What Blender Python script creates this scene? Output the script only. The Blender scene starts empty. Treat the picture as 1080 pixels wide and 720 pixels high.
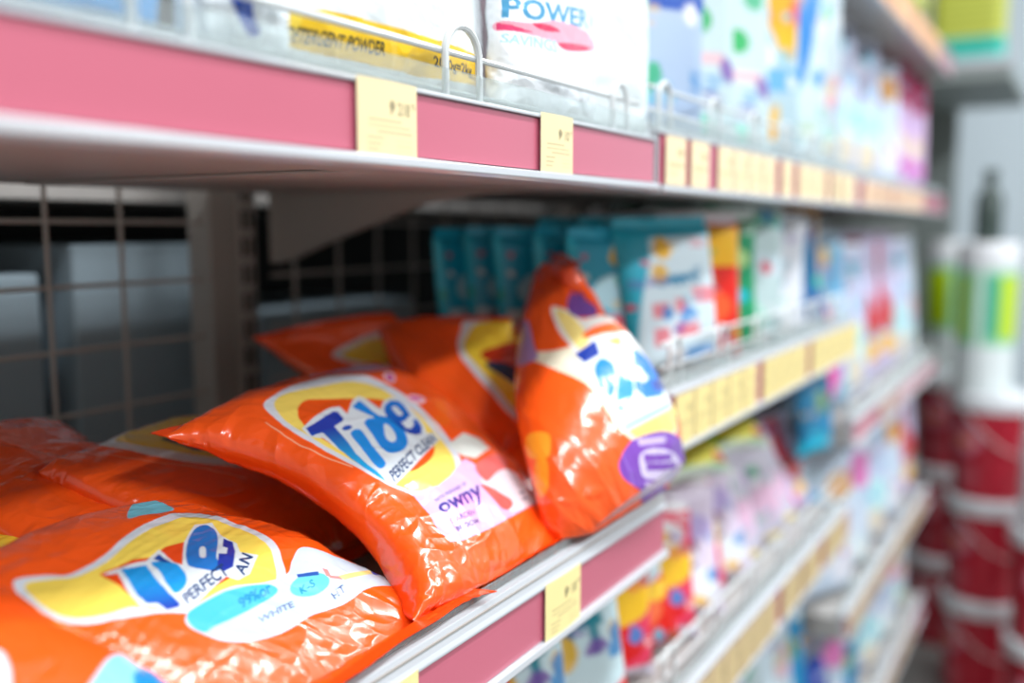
import bpy, math, random
import numpy as np
from mathutils import Vector, Matrix

# ================= camera, world, lights, exposure =================
scene = bpy.context.scene
vs = scene.view_settings
vs.view_transform = 'Standard'; vs.look = 'None'; vs.gamma = 1.0; vs.use_curve_mapping = False
vs.exposure = 0.04
COL = scene.collection
CAM = (0.35, 0.0, 0.0)
F_PX = 1000.0
PITCH = math.atan(120/F_PX); YAW = math.atan(610*math.cos(PITCH)/F_PX)
cd = bpy.data.cameras.new('camera'); cam = bpy.data.objects.new('camera', cd); COL.objects.link(cam)
cam.location = CAM; cam.rotation_euler = (math.pi/2-PITCH, 0, YAW)
cd.sensor_width = 36; cd.lens = 36*F_PX/1080; cd.clip_start = .01
cd.dof.use_dof = True; cd.dof.focus_distance = 0.65; cd.dof.aperture_fstop = 1.85; cd.dof.aperture_blades = 0
scene.camera = cam

world = bpy.data.worlds.new('shop_air'); scene.world = world; world.use_nodes = True
bg = world.node_tree.nodes['Background']; bg.inputs[0].default_value = (1, .96, .92, 1); bg.inputs[1].default_value = 0.48

def srgb(c):
    if isinstance(c, str): c = [int(c[i:i+2], 16)/255 for i in (0, 2, 4)]
    c = np.asarray(c, float)
    return np.where(c <= .04045, c/12.92, ((c+.055)/1.055)**2.4)

def mat(name, color, rough=.5, metal=0, coat=0, emis=None, bump=0, bscale=60, attr=False, trans=0, noise=0, spec=.5):
    m = bpy.data.materials.new(name); m.use_nodes = True
    nt = m.node_tree; b = nt.nodes['Principled BSDF']
    c = srgb(color); b.inputs['Base Color'].default_value = (*c, 1)
    b.inputs['Roughness'].default_value = rough; b.inputs['Metallic'].default_value = metal
    b.inputs['Coat Weight'].default_value = coat; b.inputs['Coat Roughness'].default_value = .12
    b.inputs['Specular IOR Level'].default_value = spec
    if trans: b.inputs['Transmission Weight'].default_value = trans; b.inputs['IOR'].default_value = 1.2
    if attr:
        a = nt.nodes.new('ShaderNodeAttribute'); a.attribute_name = 'print'
        nt.links.new(a.outputs['Color'], b.inputs['Base Color'])
    if noise:
        tc = nt.nodes.new('ShaderNodeTexCoord'); n = nt.nodes.new('ShaderNodeTexNoise'); n.inputs['Scale'].default_value = 9; n.inputs['Detail'].default_value = 5
        mx = nt.nodes.new('ShaderNodeMixRGB'); mx.inputs[1].default_value = (*c, 1); mx.inputs[2].default_value = (*(c*(1-noise)), 1)
        nt.links.new(tc.outputs['Object'], n.inputs['Vector']); nt.links.new(n.outputs['Fac'], mx.inputs[0]); nt.links.new(mx.outputs[0], b.inputs['Base Color'])
    if emis: b.inputs['Emission Color'].default_value = (*srgb(emis[0]), 1); b.inputs['Emission Strength'].default_value = emis[1]
    if bump:
        tc = nt.nodes.new('ShaderNodeTexCoord')
        n = nt.nodes.new('ShaderNodeTexNoise'); n.inputs['Scale'].default_value = bscale; n.inputs['Detail'].default_value = 2; n.inputs['Distortion'].default_value = 1.2
        ab = nt.nodes.new('ShaderNodeMath'); ab.operation = 'SUBTRACT'; ab.inputs[1].default_value = .5
        ad = nt.nodes.new('ShaderNodeMath'); ad.operation = 'ABSOLUTE'
        bp = nt.nodes.new('ShaderNodeBump'); bp.inputs['Strength'].default_value = bump; bp.inputs['Distance'].default_value = .004
        nt.links.new(tc.outputs['Object'], n.inputs['Vector'])
        nt.links.new(n.outputs['Fac'], ab.inputs[0]); nt.links.new(ab.outputs[0], ad.inputs[0]); bp.invert = True
        nt.links.new(ad.outputs[0], bp.inputs['Height']); nt.links.new(bp.outputs[0], b.inputs['Normal'])
    return m

M = dict(
 film=mat('glossy_print_film', 'ff5a10', rough=.25, coat=.7, bump=.45, bscale=22, attr=True),
 film_far=mat('printed_pouch_film', 'ffffff', rough=.38, coat=.25, bump=.15, bscale=45, attr=True),
 paper=mat('price_paper', 'fff0a0', rough=.6, attr=True),
 steel=mat('white_powder_coated_steel', 'aca8a4', rough=.45, noise=.06),
 upright=mat('grey_upright_steel', 'a8a29c', rough=.5, noise=.1),
 slot=mat('slot_dark', '141414', rough=.8),
 pink=mat('pink_price_strip', 'cc6a80', rough=.3, coat=.6, noise=.08),
 lip=mat('white_plastic_lip', 'b9bdc2', rough=.3, coat=.3),
 clear=mat('clear_rail_plastic', 'eef6f6', rough=.08, trans=.85),
 wire=mat('white_coated_wire', 'd4d9da', rough=.35, coat=.3),
 meshw=mat('grey_coated_wire', 'b2aca6', rough=.5),
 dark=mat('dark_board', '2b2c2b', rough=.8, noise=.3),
 box=mat('pale_blue_carton', '9aacb6', rough=.7, noise=.1),
 wall=mat('pale_blue_wall_paint', 'c6d4dc', rough=.8, noise=.04),
 floor=mat('grey_floor_tile', '6f6f6c', rough=.4, noise=.15),
 pail=mat('printed_pail_plastic', 'c02038', rough=.35, coat=.3, attr=True),
 lid=mat('white_pail_lid', 'e3e6ea', rough=.35, coat=.3),
 greyshelf=mat('grey_shelf', '8a9492', rough=.6),
 dark_green=mat('dark_green_plastic', '3c4a46', rough=.4),
 lamp=mat('tube_light', 'ffffff', emis=('f4f9ff', 14.0)),
)

# ---------- numpy toolbox: inflated film bags, patches, print raster ----------
def film_pillow(nu, nv, W, L, infl, seed, iters=420, crumple=0.004, heavy=0.5, squeeze=0.05):
    """Inextensible film pillow: two sheets joined on all four edges, filled until it bulges.
    returns array (2, nv, nu, 3); x across, y down the bag, z out."""
    rng = np.random.RandomState(seed)
    du = W/(nu-1); dv = L/(nv-1)
    U, V = np.meshgrid(np.arange(nu)*du-W/2, np.arange(nv)*dv)
    prof = np.sin(np.pi*np.arange(nu)/(nu-1))[None, :]**.6*np.sin(np.pi*np.arange(nv)/(nv-1))[:, None]**.6
    P = np.zeros((2, nv, nu, 3))
    low = cubic_up(rng.randn(7, 6), nv, nu); low2 = cubic_up(rng.randn(14, 11), nv, nu)
    for s, sg in ((0, 1), (1, -1)):
        P[s, ..., 0] = U; P[s, ..., 1] = V
        P[s, ..., 2] = sg*prof*infl*.3 + crumple*(low*.8+low2*.6)*prof
    X = P.copy(); OLD = X.copy()
    d2 = math.hypot(du, dv)
    def solve(A, B, rest, k, only_long=False):
        D = B-A
        ln = np.sqrt((D*D).sum(-1, keepdims=True))+1e-9
        c = (ln-rest)/ln*.5*k
        if only_long: c = np.where(ln > rest, c, c*.06)
        D *= c
        A += D; B -= D
    vprof = (1-heavy)+heavy*2*np.linspace(0, 1, nv)**1.0
    for it in range(iters):
        vel = (X-OLD)*.88; OLD = X.copy()
        # pressure
        vol = (X[0, ..., 2]-X[1, ..., 2]).mean()
        g = infl*.02*max(0.0, min(1.0, (infl*1.15-vol)/(infl*.4)))
        if vol > infl*1.15: X[..., 2] *= .99
        if it > iters*.6 and it < iters*.93:
            for Q in (X, OLD):
                Q[..., 1] = (Q[..., 1]-L/2)*(1-squeeze/(iters*.33))+L/2
                Q[..., 0] *= 1-squeeze*.6/(iters*.33)
        for s, sg in ((0, 1), (1, -1)):
            tu = np.zeros_like(X[s]); tv = np.zeros_like(X[s])
            tu[:, 1:-1] = X[s][:, 2:]-X[s][:, :-2]; tv[1:-1] = X[s][2:]-X[s][:-2]
            n = np.cross(tu, tv)*sg
            n /= np.sqrt((n*n).sum(-1, keepdims=True))+1e-9
            vel[s] += n*g*vprof[:, None, None]
        X = X+vel
        for sub in range(4):
            for st in (0, 1):
                a = X[:, :, st:nu-1:2]; b = X[:, :, st+1:nu:2]; m = min(a.shape[2], b.shape[2])
                solve(a[:, :, :m], b[:, :, :m], du, 1)
                a = X[:, st:nv-1:2]; b = X[:, st+1:nv:2]; m = min(a.shape[1], b.shape[1])
                solve(a[:, :m], b[:, :m], dv, 1)
            for st in (0, 1):
                a = X[:, st:nv-1:2, :-1]; b = X[:, st+1:nv:2, 1:]
                solve(a, b, d2, .5, True)
                a = X[:, st:nv-1:2, 1:]; b = X[:, st+1:nv:2, :-1]
                solve(a, b, d2, .5, True)
            for st in range(4):   # light bending
                a = X[:, :, st:nu-2:4]; b = X[:, :, st+2:nu:4]; m = min(a.shape[2], b.shape[2])
                solve(a[:, :, :m], b[:, :, :m], 2*du, .10)
                a = X[:, st:nv-2:4]; b = X[:, st+2:nv:4]; m = min(a.shape[1], b.shape[1])
                solve(a[:, :m], b[:, :m], 2*dv, .10)
            for sl in (np.s_[:, 0], np.s_[:, -1], np.s_[0, :], np.s_[-1, :]):
                e = (X[0][sl]+X[1][sl])*.5
                X[0][sl] = e; X[1][sl] = e
        X[..., 0] -= X[..., 0].mean(); X[..., 1] -= X[..., 1].mean()-L/2
        zc = X[..., 2].mean(); X[..., 2] -= zc
    return X

def cubic_mat(n_in, n_out):
    t = np.linspace(0, n_in-1, n_out); i = np.minimum(t.astype(int), n_in-2); f = t-i
    w = np.stack([-.5*f+f*f-.5*f**3, 1-2.5*f*f+1.5*f**3, .5*f+2*f*f-1.5*f**3, -.5*f*f+.5*f**3], 1)
    M = np.zeros((n_out, n_in)); r = np.arange(n_out)
    for k in range(4):
        j = i+k-1; lo = j < 0; hi = j > n_in-1
        np.add.at(M, (r, np.clip(j, 0, n_in-1)), w[:, k])
    return M
def cubic_up(A, nv, nu):
    A = np.asarray(A, float)
    R = np.tensordot(cubic_mat(A.shape[0], nv), A, (1, 0))
    R = np.tensordot(cubic_mat(A.shape[1], nu), R, (1, 1))
    return np.moveaxis(R, 0, 1)

def lagr(n, t):
    xs = np.linspace(0, 1, n); out = []; dout = []
    for k in range(n):
        num = np.ones_like(t); dn = np.zeros_like(t)
        others = [xs[j] for j in range(n) if j != k]
        den = np.prod([xs[k]-o for o in others])
        for o in others: num = num*(t-o)
        for a in range(len(others)):
            q = np.ones_like(t)
            for b in range(len(others)):
                if a != b: q = q*(t-others[b])
            dn = dn+q
        out.append(num/den); dout.append(dn/den)
    return out, dout
def patch(ctrl, u, v):
    """ctrl (rows v, cols u, 3): smooth sheet through these points, and its normal."""
    ctrl = np.asarray(ctrl, float); nv, nu = ctrl.shape[:2]
    bu, dbu = lagr(nu, u); bv, dbv = lagr(nv, v)
    P = 0; Pu = 0; Pv = 0
    for i in range(nv):
        for j in range(nu):
            c = ctrl[i, j]
            P = P+(bv[i]*bu[j])[..., None]*c; Pu = Pu+(bv[i]*dbu[j])[..., None]*c; Pv = Pv+(dbv[i]*bu[j])[..., None]*c
    N = np.cross(Pv, Pu); N /= np.sqrt((N*N).sum(-1, keepdims=True))+1e-12
    return P, N
def crumple_field(nv, nu, seed, amp):
    """film creases: folded (absolute value) noise at three scales, stronger towards ends and sides"""
    rng = np.random.RandomState(seed); f = 0
    for gv, gu, a in ((5, 4, 1.0), (10, 8, .62), (24, 18, .16)):
        n = cubic_up(rng.randn(gv, gu), nv, nu); n2 = cubic_up(rng.randn(gv, gu), nv, nu)
        f = f-a*(np.minimum(np.abs(n), np.abs(n2)+.15)-.5)
    u = np.linspace(0, 1, nu)[None, :]; v = np.linspace(0, 1, nv)[:, None]
    w = .40+.60*np.clip(np.maximum(np.abs(2*u-1), np.abs(2*v-1)), 0, 1)**3
    w = w*(1+.8*np.clip((v-.62)/.3, 0, 1))
    edge = np.clip(np.minimum(np.minimum(u, 1-u), np.minimum(v, 1-v))*25, 0, 1)
    return f*w*edge*amp
def bag_surface(sim, ctrl, nv, nu, thick=1.0, sheet=0, flip=1, rest=None, crease=0, seed=0):
    S = cubic_up(sim[sheet], nv, nu)
    x0 = sim[..., 0].min(); x1 = sim[..., 0].max(); y0 = sim[..., 1].min(); y1 = sim[..., 1].max()
    u = (S[..., 0]-x0)/(x1-x0); v = (S[..., 1]-y0)/(y1-y0)
    P, N = patch(ctrl, u, v)
    d = S[..., 2]*thick*flip
    if crease: d = d+crumple_field(nv, nu, seed+sheet, crease)*(1 if sheet == 0 else -1)
    P = P+N*d[..., None]
    if rest is not None:      # the film lies on the deck and against the rail
        lo = np.where(P[..., 0] > -.016, rest+.0265, rest)
        P[..., 2] = np.maximum(P[..., 2], lo+.0004*np.sin(u*40))
        P[..., 0] = np.minimum(P[..., 0], .004+np.clip(P[..., 2]-rest-.03, 0, .03)*.8)
    return P


# ================= mesh helpers =================
class MB:
    def __init__(s): s.v = []; s.f = []
    def box(s, a, b):
        x0, y0, z0 = a; x1, y1, z1 = b; n = len(s.v)
        s.v += [(x0,y0,z0),(x1,y0,z0),(x1,y1,z0),(x0,y1,z0),(x0,y0,z1),(x1,y0,z1),(x1,y1,z1),(x0,y1,z1)]
        s.f += [tuple(n+i for i in q) for q in ((0,3,2,1),(4,5,6,7),(0,1,5,4),(1,2,6,5),(2,3,7,6),(3,0,4,7))]
        return s
    def prism(s, pts, y0, y1):   # profile in (x,z), extruded along y
        n = len(s.v); k = len(pts)
        s.v += [(p[0], y0, p[1]) for p in pts]+[(p[0], y1, p[1]) for p in pts]
        s.f += [tuple(n+i for i in range(k))[::-1], tuple(n+k+i for i in range(k))]
        s.f += [(n+i, n+(i+1) % k, n+k+(i+1) % k, n+k+i) for i in range(k)]
        return s
    def tube(s, pts, r, k=10):
        pts = [Vector(p) for p in pts]; n = len(s.v); ref = None
        for i, p in enumerate(pts):
            t = (pts[min(i+1, len(pts)-1)]-pts[max(i-1, 0)]).normalized()
            if ref is None: ref = Vector((0, 0, 1)) if abs(t.z) < .9 else Vector((1, 0, 0))
            a = (ref-t*ref.dot(t)).normalized(); ref = a; b = t.cross(a)
            for j in range(k):
                w = 2*math.pi*j/k; s.v.append(tuple(p+a*(r*math.cos(w))+b*(r*math.sin(w))))
        for i in range(len(pts)-1):
            for j in range(k):
                s.f.append((n+i*k+j, n+i*k+(j+1) % k, n+(i+1)*k+(j+1) % k, n+(i+1)*k+j))
        s.f += [tuple(n+j for j in range(k))[::-1], tuple(n+(len(pts)-1)*k+j for j in range(k))]
        return s
    def lathe(s, prof, cx=0, cy=0, k=48):   # prof (r,z)
        n = len(s.v); m = len(prof)
        for r, z in prof:
            for j in range(k):
                w = 2*math.pi*j/k; s.v.append((cx+r*math.cos(w), cy+r*math.sin(w), z))
        for i in range(m-1):
            for j in range(k):
                s.f.append((n+i*k+j, n+i*k+(j+1) % k, n+(i+1)*k+(j+1) % k, n+(i+1)*k+j))
        s.f += [tuple(n+j for j in range(k))[::-1], tuple(n+(m-1)*k+j for j in range(k))]
        return s
    def build(s, name, m, parent=None, bevel=0, smooth=False):
        me = bpy.data.meshes.new(name); me.from_pydata(s.v, [], s.f); me.update()
        me.materials.append(m)
        o = bpy.data.objects.new(name, me); COL.objects.link(o)
        if parent: o.parent = parent
        if smooth:
            me.polygons.foreach_set('use_smooth', [True]*len(me.polygons)); me.set_sharp_from_angle(angle=.7)
        if bevel:
            bv = o.modifiers.new('bevel', 'BEVEL'); bv.width = bevel; bv.segments = 2; bv.limit_method = 'ANGLE'
        return o
def tag(o, label, cat, group=None):
    o['label'] = label; o['category'] = cat
    if group: o['group'] = group
    return o
def struct(o): o['kind'] = 'structure'; return o
def empty(name, loc=(0,0,0), rot=(0,0,0)):
    o = bpy.data.objects.new(name, None); COL.objects.link(o); o.location = loc; o.rotation_euler = rot; o.empty_display_size = .05
    return o
def copy_tree(o, loc=None, rot=None, scale=None):
    r = o.copy(); COL.objects.link(r)
    if loc is not None: r.location = loc
    if rot is not None: r.rotation_euler = rot
    if scale is not None: r.scale = scale
    for ch in list(o.children):
        c = ch.copy(); COL.objects.link(c); c.parent = r
        for g in list(ch.children):
            d = g.copy(); COL.objects.link(d); d.parent = c
    return r

def sheet_obj(name, sheets, m, parent=None, closed=False):
    """sheets: list of (P (nv,nu,3), color (nv,nu,3) or None, flip)"""
    V = []; Fq = []; Cc = []; off = 0
    for P, C, flip in sheets:
        nv, nu = P.shape[:2]; V.append(P.reshape(-1, 3))
        idx = np.arange(nv*nu).reshape(nv, nu)+off
        if closed: idx = np.concatenate([idx, idx[:, :1]], 1)
        q = np.stack([idx[:-1, :-1], idx[1:, :-1], idx[1:, 1:], idx[:-1, 1:]], -1).reshape(-1, 4)
        if flip: q = q[:, ::-1]
        Fq.append(q); off += nv*nu
        if C is None: C = np.ones((nv, nu, 3))
        Cc.append(np.concatenate([C.reshape(-1, 3), np.ones((nv*nu, 1))], 1))
    V = np.concatenate(V); Fq = np.concatenate(Fq); Cc = np.concatenate(Cc)
    me = bpy.data.meshes.new(name)
    me.vertices.add(len(V)); me.vertices.foreach_set('co', V.astype(np.float32).ravel())
    me.loops.add(len(Fq)*4); me.loops.foreach_set('vertex_index', Fq.astype(np.int32).ravel())
    me.polygons.add(len(Fq)); me.polygons.foreach_set('loop_start', (np.arange(len(Fq))*4).astype(np.int32))
    me.update(calc_edges=True); me.validate()
    me.polygons.foreach_set('use_smooth', np.ones(len(me.polygons), bool))
    ca = me.color_attributes.new('print', 'FLOAT_COLOR', 'POINT')
    ca.data.foreach_set('color', Cc.astype(np.float32).ravel())
    me.materials.append(m)
    o = bpy.data.objects.new(name, me); COL.objects.link(o)
    if parent: o.parent = parent
    return o

# ================= print raster (becomes the film's own ink, per vertex) =================
_glyph = {}
def text_tris(s):
    if s in _glyph: return _glyph[s]
    cu = bpy.data.curves.new('t', 'FONT'); cu.body = s; cu.offset = .03; cu.resolution_u = 3
    o = bpy.data.objects.new('t', cu); COL.objects.link(o)
    dg = bpy.context.evaluated_depsgraph_get(); me = bpy.data.meshes.new_from_object(o.evaluated_get(dg))
    me.calc_loop_triangles()
    v = np.array([x.co[:2] for x in me.vertices]).reshape(-1, 2)
    t = [v[list(k.vertices)] for k in me.loop_triangles]
    if len(v):
        lo = v.min(0); hi = v.max(0); t = [(k-lo)/(hi-lo) for k in t]
    bpy.data.objects.remove(o); bpy.data.meshes.remove(me); bpy.data.curves.remove(cu)
    _glyph[s] = t
    return t
class Ink:
    """canvas over unit square u (right), v (down)"""
    def __init__(s, nv, nu, base, ss=2):
        s.h = nv*ss; s.w = nu*ss; s.ss = ss; s.a = np.empty((s.h, s.w, 3)); s.a[:] = srgb(base)
    def _mask(s, pts):
        p = np.asarray(pts, float)*[s.w, s.h]-.5
        x0 = max(0, int(p[:, 0].min())); x1 = min(s.w, int(p[:, 0].max())+2); y0 = max(0, int(p[:, 1].min())); y1 = min(s.h, int(p[:, 1].max())+2)
        if x1 <= x0 or y1 <= y0: return None
        X, Y = np.meshgrid(np.arange(x0, x1), np.arange(y0, y1)); ins = np.zeros(X.shape, bool)
        q = np.roll(p, -1, 0)
        for (ax, ay), (bx, by) in zip(p, q):
            if ay == by: continue
            c = ((ay > Y) != (by > Y)); ins ^= c & (X < (bx-ax)*(Y-ay)/(by-ay)+ax)
        return ins, (y0, y1, x0, x1), X, Y
    def poly(s, pts, col, grad=None, alpha=1):
        r = s._mask(pts)
        if r is None: return
        ins, (y0, y1, x0, x1), X, Y = r
        c = srgb(col)
        if grad:   # (color2, (u0,v0), (u1,v1))
            c2, g0, g1 = grad; g0 = np.array(g0)*[s.w, s.h]; g1 = np.array(g1)*[s.w, s.h]; d = g1-g0
            t = np.clip(((X-g0[0])*d[0]+(Y-g0[1])*d[1])/(d@d), 0, 1)[..., None]; c = c*(1-t)+srgb(c2)*t
        sub = s.a[y0:y1, x0:x1]; m = ins[..., None]*alpha
        s.a[y0:y1, x0:x1] = sub*(1-m)+c*m
    def spline(s, pts, col, grad=None, alpha=1, k=6):
        s.poly(smooth_loop(pts, k), col, grad, alpha)
    def ell(s, cu, cv, ru, rv, col, ang=0, alpha=1, grad=None):
        w = np.linspace(0, 2*np.pi, 36, endpoint=False); x = ru*np.cos(w); y = rv*np.sin(w); a = math.radians(ang)
        s.poly(np.stack([cu+x*np.cos(a)-y*np.sin(a), cv+x*np.sin(a)+y*np.cos(a)], 1), col, grad, alpha)
    def rect(s, u0, v0, u1, v1, col, alpha=1, grad=None): s.poly([(u0, v0), (u1, v0), (u1, v1), (u0, v1)], col, grad, alpha)
    def line(s, pts, w, col, alpha=1):
        p = np.asarray(pts, float)
        for a, b in zip(p[:-1], p[1:]):
            d = (b-a); n = np.array([-d[1], d[0]]); n = n/(np.linalg.norm(n)+1e-9)*w/2
            s.poly([a+n, b+n, b-n, a-n], col, None, alpha)
    def text(s, t, quad, col, alpha=1):   # quad: bottom-left, bottom-right, top-right, top-left
        bl, br, tr, tl = [np.array(q, float) for q in quad]
        for k in text_tris(t):
            x = k[:, :1]; y = k[:, 1:]
            s.poly(bl*(1-x)*(1-y)+br*x*(1-y)+tr*x*y+tl*(1-x)*y, col, None, alpha)
    def box_text(s, t, u0, v0, u1, v1, col, alpha=1): s.text(t, [(u0, v1), (u1, v1), (u1, v0), (u0, v0)], col, alpha)
    def out(s): return s.a.reshape(s.h//s.ss, s.ss, s.w//s.ss, s.ss, 3).mean((1, 3))
def smooth_loop(pts, k=6):
    p = np.asarray(pts, float); n = len(p); out = []
    for i in range(n):
        a, b, c, d = p[i-1], p[i], p[(i+1) % n], p[(i+2) % n]
        for t in np.arange(k)/k:
            out.append(.5*((2*b)+(-a+c)*t+(2*a-5*b+4*c-d)*t*t+(-a+3*b-3*c+d)*t**3))
    return np.array(out)
def blob(ink, u, v, r, col, rng, n=7, asp=1.0, alpha=1):
    w = np.linspace(0, 2*np.pi, n, endpoint=False); rr = r*(.7+.6*rng.rand(n))
    ink.spline(np.stack([u+rr*np.cos(w)*asp, v+rr*np.sin(w)], 1), col, alpha=alpha)

# ================= simulated films (shared shapes) =================
SIM = {k: film_pillow(61, 81, .24, .30, i, seed=s, squeeze=q, heavy=h, crumple=c) for k, (i, s, q, h, c) in dict({'a': (0.028, 3, 0.03, 0.35, 0.004), 'b': (0.026, 7, 0.05, 0.2, 0.005), 'c': (0.034, 9, 0.045, 0.45, 0.006)}).items()}
SIM_S = [film_pillow(25, 35, .16, .22, .018, seed=s, iters=160, squeeze=.03, crumple=.004) for s in (11, 12, 13)]

# ================= setting =================
FLOOR_Z = -1.47
struct(MB().box((-3.2, -1.6, FLOOR_Z-.1), (4.2, 5.4, FLOOR_Z)).build('floor', M['floor']))
struct(MB().box((-3.2, 5.0, FLOOR_Z), (4.2, 5.12, 2.2)).build('wall_far', M['wall']))
struct(MB().box((-1.12, -1.0, FLOOR_Z), (-1.08, 4.9, 1.9)).build('wall_back', M['dark']))  # dark board added to stop world light coming through from behind
YB = [-.077, .842, 1.758, 2.90]; YL = [-.077, .884, 1.80, 2.90]      # bay boundaries along the aisle
for i, (x, y) in enumerate(((.9, -.6), (.9, 1.4), (.9, 3.4), (2.5, .4), (2.5, 2.6))):
    t = empty('ceiling_light', (x, y, 2.05))
    tag(t, 'white ceiling tube light hanging above the aisle', 'ceiling light', 'tube lights above the aisle')
    MB().box((-.09, -.62, .02), (.09, .62, .06)).build('housing', M['steel'], t, bevel=.005)
    MB().tube([(0, -.6, 0), (0, .6, 0)], .022, 12).build('tube', M['lamp'], t, smooth=True)
    l = bpy.data.lights.new('tube_glow', 'AREA'); l.shape = 'RECTANGLE'; l.size = .25; l.size_y = 1.25; l.energy = [33, 50, 38, 72, 64][i]; l.color = (.93, .97, 1)
    lo = bpy.data.objects.new('tube_glow', l); COL.objects.link(lo); lo.parent = t; lo.location = (0, 0, -.03)

# ================= gondola shelving =================
def shelf(y0, y1, zt, zb, label, deck_drop=.005, depth=.5, lip=.003):
    """zt,zb: top and bottom of the price strip"""
    t = empty('gondola_shelf', (0, y0, zt)); tag(t, label, 'shelf', None)
    L = y1-y0; g = .004; h = zt-zb
    d = MB()
    d.box((-depth, g, -deck_drop-.006), (-.012, L-g, -deck_drop))                 # sheet
    d.box((-.09, g, -h-.004), (-.012, L-g, -deck_drop-.0062)); d.box((-depth, g, -h-.002), (-depth+.03, L-g, -deck_drop-.0062))
    d.box((-depth+.03, g, -h-.001), (-.09, L-g, -h+.003))
    for k in (.33, .66): d.box((-depth+.03, L*k-.02, -h-.004), (-.09, L*k+.02, -h-.001))
    d.build('deck', M['steel'], t, bevel=.0015)
    r = MB().prism([(-.0115, lip), (-.004, lip), (-.001, min(lip*.5, .004)), (.001, .001), (.001, -.001), (-.003, -.001), (-.003, -h), (.0035, -h-.001), (.0045, -h-.006), (.001, -h-.0085), (-.0115, -h-.0085)], g, L-g)
    ro = r.build('price_rail', M['lip'], t, bevel=.0006)
    MB().box((-.0029, g+.004, -h+.0004), (-.0012, L-g-.004, -.0014)).build('price_strip', M['pink'], ro)
    MB().box((-.0117, g+.001, lip+.0001), (-.0105, L-g-.001, .021)).build('rail_edge', M['clear'], ro)
    if lip > .01:
        for q in (.0045, .009): MB().box((-.0042, g, q), (-.0015+.0-.001*q, L-g, q+.0012)).build('rail_ridge', M['upright'], ro)
    for yy in (g, L-g):
        b = MB(); s = .0015
        b.prism([(-depth, -h-.002), (-.13, -h-.002), (-.20, -h-.006), (-.275, -h-.016), (-.42, -h-.062), (-.47, -h-.080), (-depth, -h-.085)], yy-s, yy+s)
        b.build('bracket', M['upright'], t)
    return t
SH = {}
SH['A1'] = shelf(YB[0], YB[1], .081, .042, 'nearest upper shelf with a long pink price strip and two yellow price tags')
SH['A2'] = shelf(YB[1], YB[2], .089, .041, 'upper shelf of the middle bay, its rail filled with yellow tags')
SH['A3'] = shelf(YB[2], YB[3], .085, .042, 'upper shelf of the far bay, rail ending in a bare pink patch')
SH['B1'] = shelf(YL[0], YL[1], -.281, -.325, 'shelf carrying the orange detergent bags, pink front with one yellow tag', lip=.014)
SH['B2'] = shelf(YL[1], YL[2], -.168, -.222, 'shelf of standing pouches in the middle bay, just beyond the orange bags')
SH['B3'] = shelf(YL[2], YL[3], -.358, -.398, 'far bay shelf below the blurred lavender and red packs')
SH['C1'] = shelf(YL[0], YL[1], -.60, -.64, 'lower near shelf holding red sachets, below the orange bags')
SH['C2'] = shelf(YL[1], YL[2], -.512, -.568, 'lower shelf of the middle bay with white wire guard and tan tags')
SH['C3'] = shelf(YL[2], YL[3], -.735, -.78, 'lower shelf of the far bay with pale blue packs')
SH['D2'] = shelf(YL[1], YL[2], -.90, -.95, 'bottom visible shelf of the middle bay holding white and green packs')
SH['D3'] = shelf(YL[2], YL[3], -1.06, -1.11, 'lowest far bay shelf at the foot of the picture')
SH['E3'] = shelf(YB[2], YB[3], .465, .41, 'topmost shelf of the far bay with orange tinted tags')
# shelves added on the gondola's other side to block light and keep the back dark
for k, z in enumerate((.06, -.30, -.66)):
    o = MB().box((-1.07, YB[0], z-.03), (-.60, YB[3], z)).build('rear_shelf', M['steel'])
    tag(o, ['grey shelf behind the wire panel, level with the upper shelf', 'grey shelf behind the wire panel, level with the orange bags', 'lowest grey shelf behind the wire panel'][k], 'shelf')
def upright(y, label):
    t = empty('gondola_upright', (-.54, y, FLOOR_Z)); tag(t, label, 'shelf post')
    H = 2.3
    p = MB(); p.box((-.02, -.07, 0), (.018, .002, H)); p.box((.018, -.034, 0), (.026, -.008, H))
    p.build('post', M['upright'], t, bevel=.002)
    s = MB(); z = .05
    while z < H-.05:
        s.box((.0262, -.0305, z), (.0268, -.0245, z+.022)); s.box((.0262, -.0175, z), (.0268, -.0115, z+.022)); z += .033
    s.build('slot_strip', M['slot'], t)
    MB().box((-.02, -.04, 0), (.5, -.0, .07)).build('foot', M['upright'], t, bevel=.003)
    return t
upright(YB[1]-.008, 'slotted grey post beside the wire back panel, left of the orange bags')
upright(YB[0]-.012, 'slotted grey post at the near end of the shelves')
upright(YB[2]-.012, 'slotted grey post behind the standing pouches')
upright(YB[3]+.03, 'slotted grey post at the far end of the shelves')
def wire_panel(y0, y1, label):
    t = empty('wire_back_panel', (-.515, y0, 0)); tag(t, label, 'wire panel')
    L = y1-y0
    f = MB()
    for z in np.arange(-1.23, .72, .0645): f.tube([(0, .01, z+.0105), (0, L-.01, z+.0105)], .0024, 8)
    f.build('horizontal_wires', M['meshw'], t, smooth=True)
    f = MB()
    y = L-.12
    while y > .01: f.tube([(.004, y, -1.3), (.004, y, .75)], .0024, 8); y -= .083
    f.build('vertical_wires', M['meshw'], t, smooth=True)
    return t
wire_panel(YB[0], YB[1]-.085, 'grey wire grid panel at the back of the near bay')
wire_panel(YB[1], YB[2]-.085, 'wire grid panel lost in the dark behind the standing pouches')
# pale cartons on the other side, seen through the grid
for k, (y0, y1, z0, z1) in enumerate(((.10, .62, -.30, -.05), (.66, .88, -.30, -.02), (.95, 1.3, -.30, -.12))):
    o = MB().box((-.90, y0, z0), (-.63, y1, z1)).build('carton', M['box'], bevel=.004)
    tag(o, ['wide pale blue carton behind the wire grid at the far left', 'pale blue carton behind the wire grid close to the slotted post', 'low pale carton in the dark behind the orange bags'][k], 'carton')

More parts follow.
